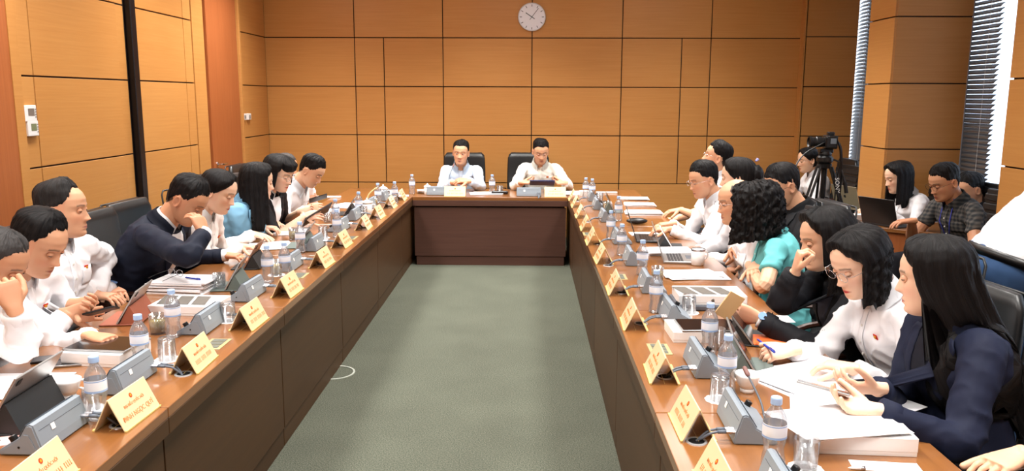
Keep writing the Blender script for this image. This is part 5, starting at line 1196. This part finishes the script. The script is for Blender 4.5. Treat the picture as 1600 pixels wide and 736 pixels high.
def laptop(c, rz, label, m_, size=(.31, .22), ang=108, z=.7, logo=True, sleeve=None):
    t = empty('laptop', (c[0], c[1], z), rz, label, 'laptop'); w_, d = size; b_ = box_obj('base', (0, 0, .008), (w_, d, .014), m_, t, .004, 2)
    bm = bmesh.new()
    for r_ in range(5):
        for k in range(13): bx(bm, (-w_*.43+k*w_*.0717, -d*.02+r_*d*.085, .0155), (w_*.060, d*.068, .0018))
    kb = bm_obj('keyboard', bm, M_BLKPL if m_ is not M_ALU else mat('keys_dark', srgb(40, 42, 46), .5), t); kb['kind'] = 'stuff'
    box_obj('touchpad', (0, -d*.30, .0152), (w_*.34, d*.28, .0012), M_GREYD, t, .0005)
    a = math.radians(ang-90); R_ = Matrix.Rotation(-a, 3, 'X'); dd = V((0, math.sin(a), math.cos(a))); c0 = V((0, d/2-.004, .014))
    s_ = box_obj('lid', c0+dd*size[1]*.48, (w_, .006, size[1]*.96), m_, t, .002, 2, rot=R_)
    box_obj('screen', c0+dd*size[1]*.48+R_ @ V((0, -.0034, 0)), (w_-.014, .001, size[1]*.96-.016), M_SCREEN, t, rot=R_)
    if logo: o = apple(t, c0+dd*size[1]*.5+R_ @ V((0, .0032, 0)), .03, mat('logo_dark', srgb(60, 60, 62), .2, .5)); o.rotation_euler = (math.pi/2-a, 0, math.pi) if False else (Matrix.Rotation(-a, 3, 'X') @ Matrix.Rotation(math.pi, 3, 'Z') @ Matrix.Rotation(math.pi/2, 3, 'X')).to_euler()
    return t
c = P7(1062, 405); laptop((c.x-.0, c.y), RZ['R']-.1, 'open grey laptop before the white mug, right table', M_ALU, logo=False)
c = P7(1012, 374); laptop((c.x+.02, c.y), RZ['R']-.08, 'open dark laptop under the typing hands, right table', mat('laptop_dark', srgb(70, 72, 74), .4, .4), logo=False)
def papers(c, rz, label, n=4, size=(.21, .297), z=.7, spread=.03, seed=1, th=.0018):
    r_ = random.Random(seed); t = empty('paper_stack', (c[0], c[1], z), rz, label, 'papers')
    for k in range(n):
        bm = bmesh.new(); G_ = 6; P_ = [[V((size[0]*(i/G_-.5), size[1]*(j/G_-.5), .0008*math.sin(i*1.3+k)*(i in (0, G_)))) for i in range(G_+1)] for j in range(G_+1)]
        vs = [[bm.verts.new(p) for p in row] for row in P_]
        for j in range(G_):
            for i in range(G_): bm.faces.new((vs[j][i], vs[j][i+1], vs[j+1][i+1], vs[j+1][i]))
        bm.normal_update(); bmesh.ops.solidify(bm, geom=bm.faces[:], thickness=-th*.8); bmesh.ops.recalc_face_normals(bm, faces=bm.faces)
        o = bm_obj('sheet', bm, M_PAPER, t, (r_.uniform(-spread, spread), r_.uniform(-spread, spread), k*(th+.0006))); o.rotation_euler = (0, 0, r_.uniform(-1, 1)*spread*5)
    return t
H_ = math.pi/2
def pp(q, rz, label, **k): c = P7(*q); return papers((c.x, c.y), rz, label, **k), c
_, c = pp((290, 452), H_-.1, 'thick stack of white papers with spectacles on top, left table', n=9, th=.006, spread=.012, seed=3)
STK = c
pp((30, 605), H_, 'loose white papers beside the nearest black tablet, left table', n=3, seed=4)
pp((425, 385), .3, 'white papers before the woman in the light blue jacket', n=3, seed=5)
pp((455, 362), .1, 'white papers under the woman holding a tablet', n=4, seed=6); pp((505, 330), .2, 'scattered white papers before the young man, far left', n=4, spread=.07, seed=7); pp((542, 322), -.2, 'crumpled heap of white papers at the far left', n=5, spread=.05, seed=8, size=(.16, .22))
pp((1262, 588), .6, 'large spread of white sheets under the writing hand', n=4, spread=.035, seed=9, size=(.42, .297))
pp((1300, 632), 1.25, 'thin white booklet under the phone, right table', n=3, spread=.01, seed=10, size=(.18, .25))
papers((B5_.x-.05, B5_.y+.01), .25, 'loose white sheets lying across the printed box, lower right', n=4, spread=.03, seed=11, size=(.297, .21), z=.757)
pp((1390, 640), .5, 'white sheet under the elbow of the woman in the navy suit', n=1, seed=12, size=(.25, .12))
pp((1085, 430), .1, 'fanned white documents before the grey laptop, right table', n=5, spread=.04, seed=13, size=(.297, .21))
pp((1045, 395), .05, 'thick white report before the grey laptop, right table', n=6, spread=.01, seed=14, size=(.297, .21), th=.003)
pp((1005, 334), 0, 'white document stack near the typing man, nearer of three', n=5, th=.004, spread=.012, seed=15, size=(.297, .21))
pp((1000, 321), 0, 'white document stack near the typing man, middle of three', n=4, th=.004, spread=.012, seed=16, size=(.28, .21))
pp((990, 311), 0, 'white document stack near the typing man, farthest of three', n=3, th=.004, spread=.012, seed=17, size=(.28, .21))
pp((1010, 366), .1, 'white sheets below the open dark laptop, right table', n=2, spread=.02, seed=18, size=(.21, .15))
pp((1200, 500), .0, 'white sheet beside the wrist watch, right table', n=1, seed=19, size=(.2, .12)); pp((1370, 731), -.2, 'white sheet at the bottom edge under the blue pen', n=1, seed=20, size=(.18, .06))
papers((-.42, 8.42), .1, 'open white booklet before the smiling man', n=3, seed=21, size=(.3, .2), th=.003); papers((.46, 8.45), .3, 'open white booklet right of the man looking down', n=4, seed=22, size=(.3, .2), th=.004)
papers((-1.05, 8.5), .1, 'small heap of white napkins at the left end of the head table', n=5, seed=23, size=(.14, .12), th=.006)
pp((620, 306), .1, 'white sheets beside the far left corner bottle', n=2, seed=24, size=(.18, .14))
# pens, phones, spectacles, watches
def pen(a, b_, label, m_=None):
    a, b_ = V(a), V(b_); d = (b_-a).normalized(); t = empty('pen', a, 0, label, 'pen'); L_ = (b_-a).length
    bm = bmesh.new(); tube(bm, [V((0, 0, 0)), d*.006, d*.012, d*(L_*.75)], [.0008, .003, .0045, .0045], 8); bm_obj('barrel', bm, m_ or M_BLUEINK, t, smooth=True)
    bm = bmesh.new(); tube(bm, [d*(L_*.75), d*L_], .0048, 8); tube(bm, [d*(L_*.78)+UP*.006, d*L_+UP*.006], .0012, 5); bm_obj('pen_cap', bm, M_SILVER if m_ else M_BLUEINK, t, smooth=True)
pen(on_z(1183, 530, .722), on_z(1210, 550, .79), 'blue pen held by the woman in the white blouse'); pen((*STK.xy, .764), (STK.x+.10, STK.y-.05, .764), 'blue pen lying on the thick stack of papers')
pen(on_z(1325, 731, .705), on_z(1352, 732, .705), 'blue tipped pen at the bottom edge, right table', M_WHITEP); pen(on_z(1080, 480, .706), on_z(1118, 486, .706), 'white pen beside the patterned white box', M_WHITEP)
pen(on_z(0, 636, .73), on_z(30, 629, .73), 'blue pen on the papers at the left frame edge')
def phone(c, rot, label, m_=M_BLKPL, s_=1):
    t = empty('phone', c, 0, label, 'phone'); t.rotation_euler = rot; box_obj('shell', (0, 0, 0), (.075*s_, .155*s_, .008), m_, t, .003, 2); box_obj('screen', (0, 0, .0042), (.068*s_, .145*s_, .001), M_SCREEN, t, .0003)
phone(PHONE1, (.25, -.35, -1.5), 'dark phone in the hands of the man bowing at the left table', s_=.85); phone(PHONE2, (.3, -.6, -1.3), 'dark phone held by the young man, far left')
phone(on_z(1286, 606, .815), (.15, .25, 1.2), 'silver phone held by the woman in the navy suit', M_ALU)
phone(on_z(86, 560, .705), (0, 0, -1.2), 'black phone lying flat, upper of two near the white box'); phone(on_z(100, 568, .705), (0, 0, -1.25), 'silver edged phone lying flat near the white box', M_ALU)
phone(on_z(1040, 352, .706), (0, 0, 1.0), 'black phone lying near the typing hands'); tablet(TAB1.xy, 0, 'dark tablet held by the woman with the bob', TAB1.z, (.17, .25, .008), tilt=(.5, -.55, -1.1), case=M_BLKPL)
tablet((.16, 8.54), 0, 'dark blue tablet in the hands of the man looking down', .80, (.26, .18, .012), tilt=(-.35, 0, 0), case=mat('navy_cover', srgb(24, 36, 84), .4)); tablet(P7(440, 352).xy, -1.2, 'tablet with a lit page lying before the blue jacket', .703, (.22, .16, .008), case=M_FOLIO)
def specs(c, rz, label):
    t = empty('spectacles', c, rz, label, 'spectacles')
    for q in (1, -1):
        bm = bmesh.new(); tube(bm, [V((q*.034+.026*math.cos(a), 0, .02+.018*math.sin(a))) for a in np.linspace(0, 2*math.pi, 21)], .0018, 6, cap=False); bm_obj('rim', bm, M_SILVER, t, smooth=True)
        bm = bmesh.new(); tube(bm, [V((q*.06, 0, .026)), V((q*.064, .06, .018)), V((q*.06, .12, .004))], .0016, 6); bm_obj('temple', bm, M_BLKPL, t, smooth=True)
    bm = bmesh.new(); tube(bm, [V((-.008, 0, .022)), V((0, 0, .027)), V((.008, 0, .022))], .0016, 6); bm_obj('bridge', bm, M_SILVER, t)
specs((STK.x-.06, STK.y+.03, .762), 2.6, 'spectacles folded open on the thick stack of papers')
def case_thing(c, size, rz, label, m_, name, cat, z=.7, bev=.006): o = box_obj(name, (c[0], c[1], z+size[2]/2), size, m_, None, bev, 3); o.rotation_euler = (0, 0, rz); props(o, label, cat); return o
c = P7(995, 350); bm = bmesh.new(); bmesh.ops.create_uvsphere(bm, u_segments=20, v_segments=12, radius=1, matrix=Matrix.Translation((0, 0, .022)) @ Matrix.Diagonal((.085, .045, .024, 1))); o = bm_obj('glasses_case', bm, M_BLKPL, None, (c.x, c.y, .703), True); props(o, 'black oval spectacles case between papers and the open laptop', 'case')
c = P7(1215, 535); case_thing(c, (.15, .21, .010), 1.45, 'orange covered booklet under the black blazer cuff', mat('orange_cover', srgb(226, 104, 50), .5), 'booklet', 'booklet', bev=.001)
c = V((-.28, 8.40)); case_thing(c, (.17, .06, .035), .1, 'black rounded pouch on the head table', M_BLKPL, 'pouch', 'pouch', bev=.015)
c = V((.60, 8.30)); case_thing(c, (.12, .10, .05), 0, 'small white box at the right end of the head table', M_WHITEP, 'white_box', 'box', bev=.002)
c = P7(512, 309); case_thing(c, (.26, .06, .016), .0, 'long white and black marker box at the far left', M_WHITEP, 'marker_box', 'box', bev=.003)
c = P7(948, 302); case_thing(c, (.22, .04, .016), 0, 'long white pen box near the far right corner', M_WHITEP, 'pen_box', 'box', bev=.003)
c = P7(8, 690); case_thing(c, (.10, .07, .003), .4, 'pink leaflet under the nearest left microphone unit', mat('pink_paper', srgb(236, 190, 186), .7), 'leaflet', 'leaflet', bev=.0005)
o = case_thing(on_z(1137, 470, .82), (.075, .006, .11), .2, 'brown card held in the hand with the silver ring', mat('kraft_card', srgb(206, 172, 122), .6), 'card', 'card', bev=.001); o.location = on_x(1140, 478, .80); o.rotation_euler = (.3, .5, .35)
c = P7(1258, 472) if False else P7(1160, 463); 
# watches and the bracelet belong to the wearers
def wrist_ring(p, kk, name, m_, label=None, face=None, off=.0, R_=.031, th=.004, wd=.016):
    A, E, W = p['arm'][kk]; d = (W-E).normalized(); c = W-d*off; u = d.orthogonal().normalized(); v_ = d.cross(u)
    bm = bmesh.new(); rows = [[c+d*(wd*k/2)+(u*math.cos(a)*1.0+v_*math.sin(a))*(R_+t_)*p['s'] for a in np.linspace(0, 2*math.pi, 24, endpoint=False)] for k, t_ in ((-1, 0), (-1, .003), (1, .003), (1, 0))]
    grid_bm(bm, np.array([[list(q) for q in r_] for r_ in rows]), True, False); o = p['add'](name, bm, m_)
    if face:
        fd_ = V(face).normalized(); fd_ = (fd_-d*fd_.dot(d)).normalized(); bm = bmesh.new(); Mx = Matrix.Translation(c+fd_*(R_+.004)*p['s']) @ fd_.to_track_quat('Z', 'Y').to_matrix().to_4x4(); lathe(bm, [(.017, 0), (.017, .006)], 20, M=Mx); p['add']('watch_face', bm, mat('watch_face_blue', srgb(120, 160, 220), .3), False)
wrist_ring(R7P, 'L', 'wrist_watch', M_WHITEP, face=(-.2, -.8, .7), off=.01); wrist_ring(L2P, 'R', 'wrist_watch', M_BLKPL, face=(.2, -.4, 1), off=.01)
# pearl necklace of the woman in the navy suit
p = R9P; bm = bmesh.new(); nk_ = p['N0']
for k in range(20):
    a = (k/19-.5)*3.4; c = nk_+p['f']*math.cos(a)*.075*S+p['r']*math.sin(a)*.072*S+UP*(.030-.045*max(0, math.cos(a))); bmesh.ops.create_uvsphere(bm, u_segments=8, v_segments=6, radius=.0068, matrix=Matrix.Translation(c))
p['add']('pearl_necklace', bm, mat('pearl', srgb(238, 228, 214), .2, coat=.5))
# lanyard of the man in the checked shirt
p = M1P; bm = bmesh.new()
for q in (1, -1): tube(bm, [p['N0']+p['r']*q*.05+p['f']*.06+UP*.03, p['project'](q*.05, .8, .010), p['project'](q*.01, .45, .012)], .006, 6, flat=.35)
p['add']('lanyard', bm, mat('lanyard_blue', srgb(52, 64, 170), .5))
# belt of the bending man
p = S1P; h = p['Hip']; bm = bmesh.new(); tn = (p['N0']-h).normalized(); f_ = (p['f']-tn*p['f'].dot(tn)).normalized(); tn = (tn*.35+UP*.65).normalized(); f_ = tn.cross(p['r'])*-1
if f_.dot(p['f']) < 0: f_ = -f_
rows = []
for dz, gr in ((-.020, .0), (-.020, .008), (.020, .008), (.020, .0)):
    rows.append([list(h+tn*(.015+dz)+p['r']*(.197+gr)*S*1.1*math.sin(a)+f_*(.140+gr)*S*1.08*math.cos(a)) for a in np.linspace(0, 2*math.pi, 40, endpoint=False)])
grid_bm(bm, np.array(rows), True, False); p['add']('belt', bm, M_BLKPL)
# ------------------------------------------------------------------ side desk, laptops, camera
c0 = V((2.62, 6.50, 0)); ang = math.atan2(-.45, .55); t = empty('side_desk', (2.86, 6.62, 0), ang, 'wooden side desk with two laptops before the column', 'table')
box_obj('desktop', (0, 0, .685), (1.25, .60, .03), W_TOPX, t, .003, 2); box_obj('front_panel', (0, -.27, .34), (1.21, .02, .66), W_DOOR, t, .002); box_obj('side_panel', (-.60, 0, .34), (.02, .54, .66), W_DOOR, t, .002); box_obj('side_panel', (.60, 0, .34), (.02, .54, .66), W_DOOR, t, .002)
c = on_z(1395, 352, .70); laptop((c.x-.02, c.y+.02), math.radians(118), 'open black laptop in front of the man in the checked shirt', mat('laptop_black', srgb(40, 36, 36), .35, .2), (.33, .23), logo=False)
c = on_z(1345, 328, .70); laptop((c.x, c.y+.1), math.radians(112), 'open silver gold laptop before the young woman at the side desk', mat('laptop_gold', srgb(170, 160, 138), .35, .6), (.31, .22))
c = on_z(1341, 343, .70); case_thing((c.x, c.y), (.10, .08, .045), .3, 'small white carton between the two laptops on the side desk', M_WHITEP, 'carton', 'box', bev=.002)
c = on_z(1428, 354, .70); phone((c.x, c.y, .705), (0, 0, 1.2), 'dark phone lying beside the black laptop')
bm = bmesh.new(); bmesh.ops.create_uvsphere(bm, u_segments=16, v_segments=10, radius=1, matrix=Matrix.Translation((0, 0, .008)) @ Matrix.Diagonal((.05, .03, .024, 1))); c = on_z(1392, 345, .70); o = bm_obj('computer_mouse', bm, M_BLKPL, None, (c.x, c.y+.03, .70), True); props(o, 'black computer mouse under the hand at the side desk', 'mouse')
# camera on a tripod
CX, CY = 2.25, 6.22
t = empty('tripod', (CX, CY, 0), 0, 'black tripod holding a camera behind the right row', 'tripod')
bm = bmesh.new(); lathe(bm, [(.02, .95), (.022, 1.16), (.05, 1.17), (.055, 1.20), (.03, 1.21)], 20); lathe(bm, [(.014, .74), (.014, .96)], 12); bm_obj('centre_column', bm, M_BLKPL, t, smooth=False)
bm = bmesh.new(); lathe(bm, [(.02, 1.20), (.050, 1.208), (.062, 1.222), (.060, 1.25), (.045, 1.265), (.05, 1.275), (.045, 1.295)], 24); bx(bm, (0, .0, 1.30), (.10, .07, .03), None, .006); bm_obj('fluid_head', bm, M_BLKPL, t, smooth=False)
bm = bmesh.new(); tube(bm, [V((.03, .02, 1.25)), V((.09, -.05, 1.22)), V((.14, -.10, 1.02))], .008, 8); tube(bm, [V((.128, -.088, 1.07)), V((.14, -.10, .99))], .015, 8); bm_obj('pan_handle', bm, M_BLKPL, t)
for k in range(3):
    a = math.radians(200+120*k); d = V((math.cos(a), math.sin(a), 0)); s2 = V((-d.y, d.x, 0)); l_ = empty('leg', (0, 0, 0)); bpy.data.objects.remove(l_)
    bm = bmesh.new()
    for q in (1, -1): tube(bm, [d*.05+s2*q*.022+UP*1.18, d*.27+s2*q*.018+UP*.55], .010, 8)
    tube(bm, [d*.25+UP*.61, d*.43+UP*.02], .013, 8); bx(bm, d*.265+UP*.57, (.05, .05, .04), Matrix.Rotation(a, 3, 'Z'), .005); lathe(bm, [(.02, 0), (.022, .02), (.012, .03)], 10, c=d*.435); bm_obj('leg', bm, M_BLKPL, t)
    bm = bmesh.new(); tube(bm, [UP*.76, d*.225+UP*.68], .006, 6); bm_obj('spreader', bm, M_BLKPL, t)
me_s = text_mesh('SONY', .045, .0008)
t = empty('camera', (CX, CY, 1.315), 0, 'black camera with a long lens on the tripod', 'camera')
bm = bmesh.new(); bx(bm, (.03, 0, .05), (.075, .13, .10), None, .010, 2); bx(bm, (.03, .0, .112), (.05, .05, .03), None, .008, 2); bx(bm, (.02, -.055, .05), (.09, .028, .09), None, .010, 2); bm_obj('camera_body', bm, M_BLKPL, t)
MY = Matrix.Rotation(-math.pi/2, 4, 'Y'); bm = bmesh.new(); lathe(bm, [(.032, -.005), (.036, .0), (.036, .03), (.040, .032), (.040, .07), (.037, .075), (.037, .10), (.042, .105), (.042, .125), (.036, .126), (.030, .115)], 28, M=Matrix.Translation((-.005, 0, .05)) @ MY); bm_obj('lens', bm, M_BLKPL, t, smooth=False)
box_obj('rear_screen', (.069, 0, .05), (.004, .08, .06), M_SCREEN, t, .001); box_obj('side_screen', (.03, -.072, .06), (.045, .003, .04), mat('screen_grey', srgb(110, 120, 130), .2), t, .001)
bm = bmesh.new(); tube(bm, spline([V((.05, -.07, .09)), V((.085, -.085, -.05)), V((.07, -.08, -.22)), V((.06, -.09, -.42)), V((.08, -.08, -.50)), V((.10, -.07, -.30)), V((.09, -.06, .0)), V((.06, .06, .09))], 40), .014, 6, flat=.15); st_ = bm_obj('strap', bm, M_BLKPL, t)
me_s.transform(Matrix.Translation((.057, -.0945, -.27)) @ Matrix.Rotation(math.pi/2, 4, 'X') @ Matrix.Rotation(-math.pi/2+.12, 4, 'Z')); mesh_obj('strap_lettering', me_s, M_WHITEP, st_)
bm = bmesh.new(); tube(bm, spline([V((CX-.02, CY-.05, 1.37)), V((CX-.2, CY-.1, 1.27)), V((CX-.34, CY-.3, 1.13)), V((CX-.40, CY-.4, .95)), V((CX-.42, CY-.4, .02))], 30), .005, 6); o = bm_obj('camera_cable', bm, M_BLKPL, None, None, True); props(o, 'thin black cable hanging from the camera towards the floor', 'cable')
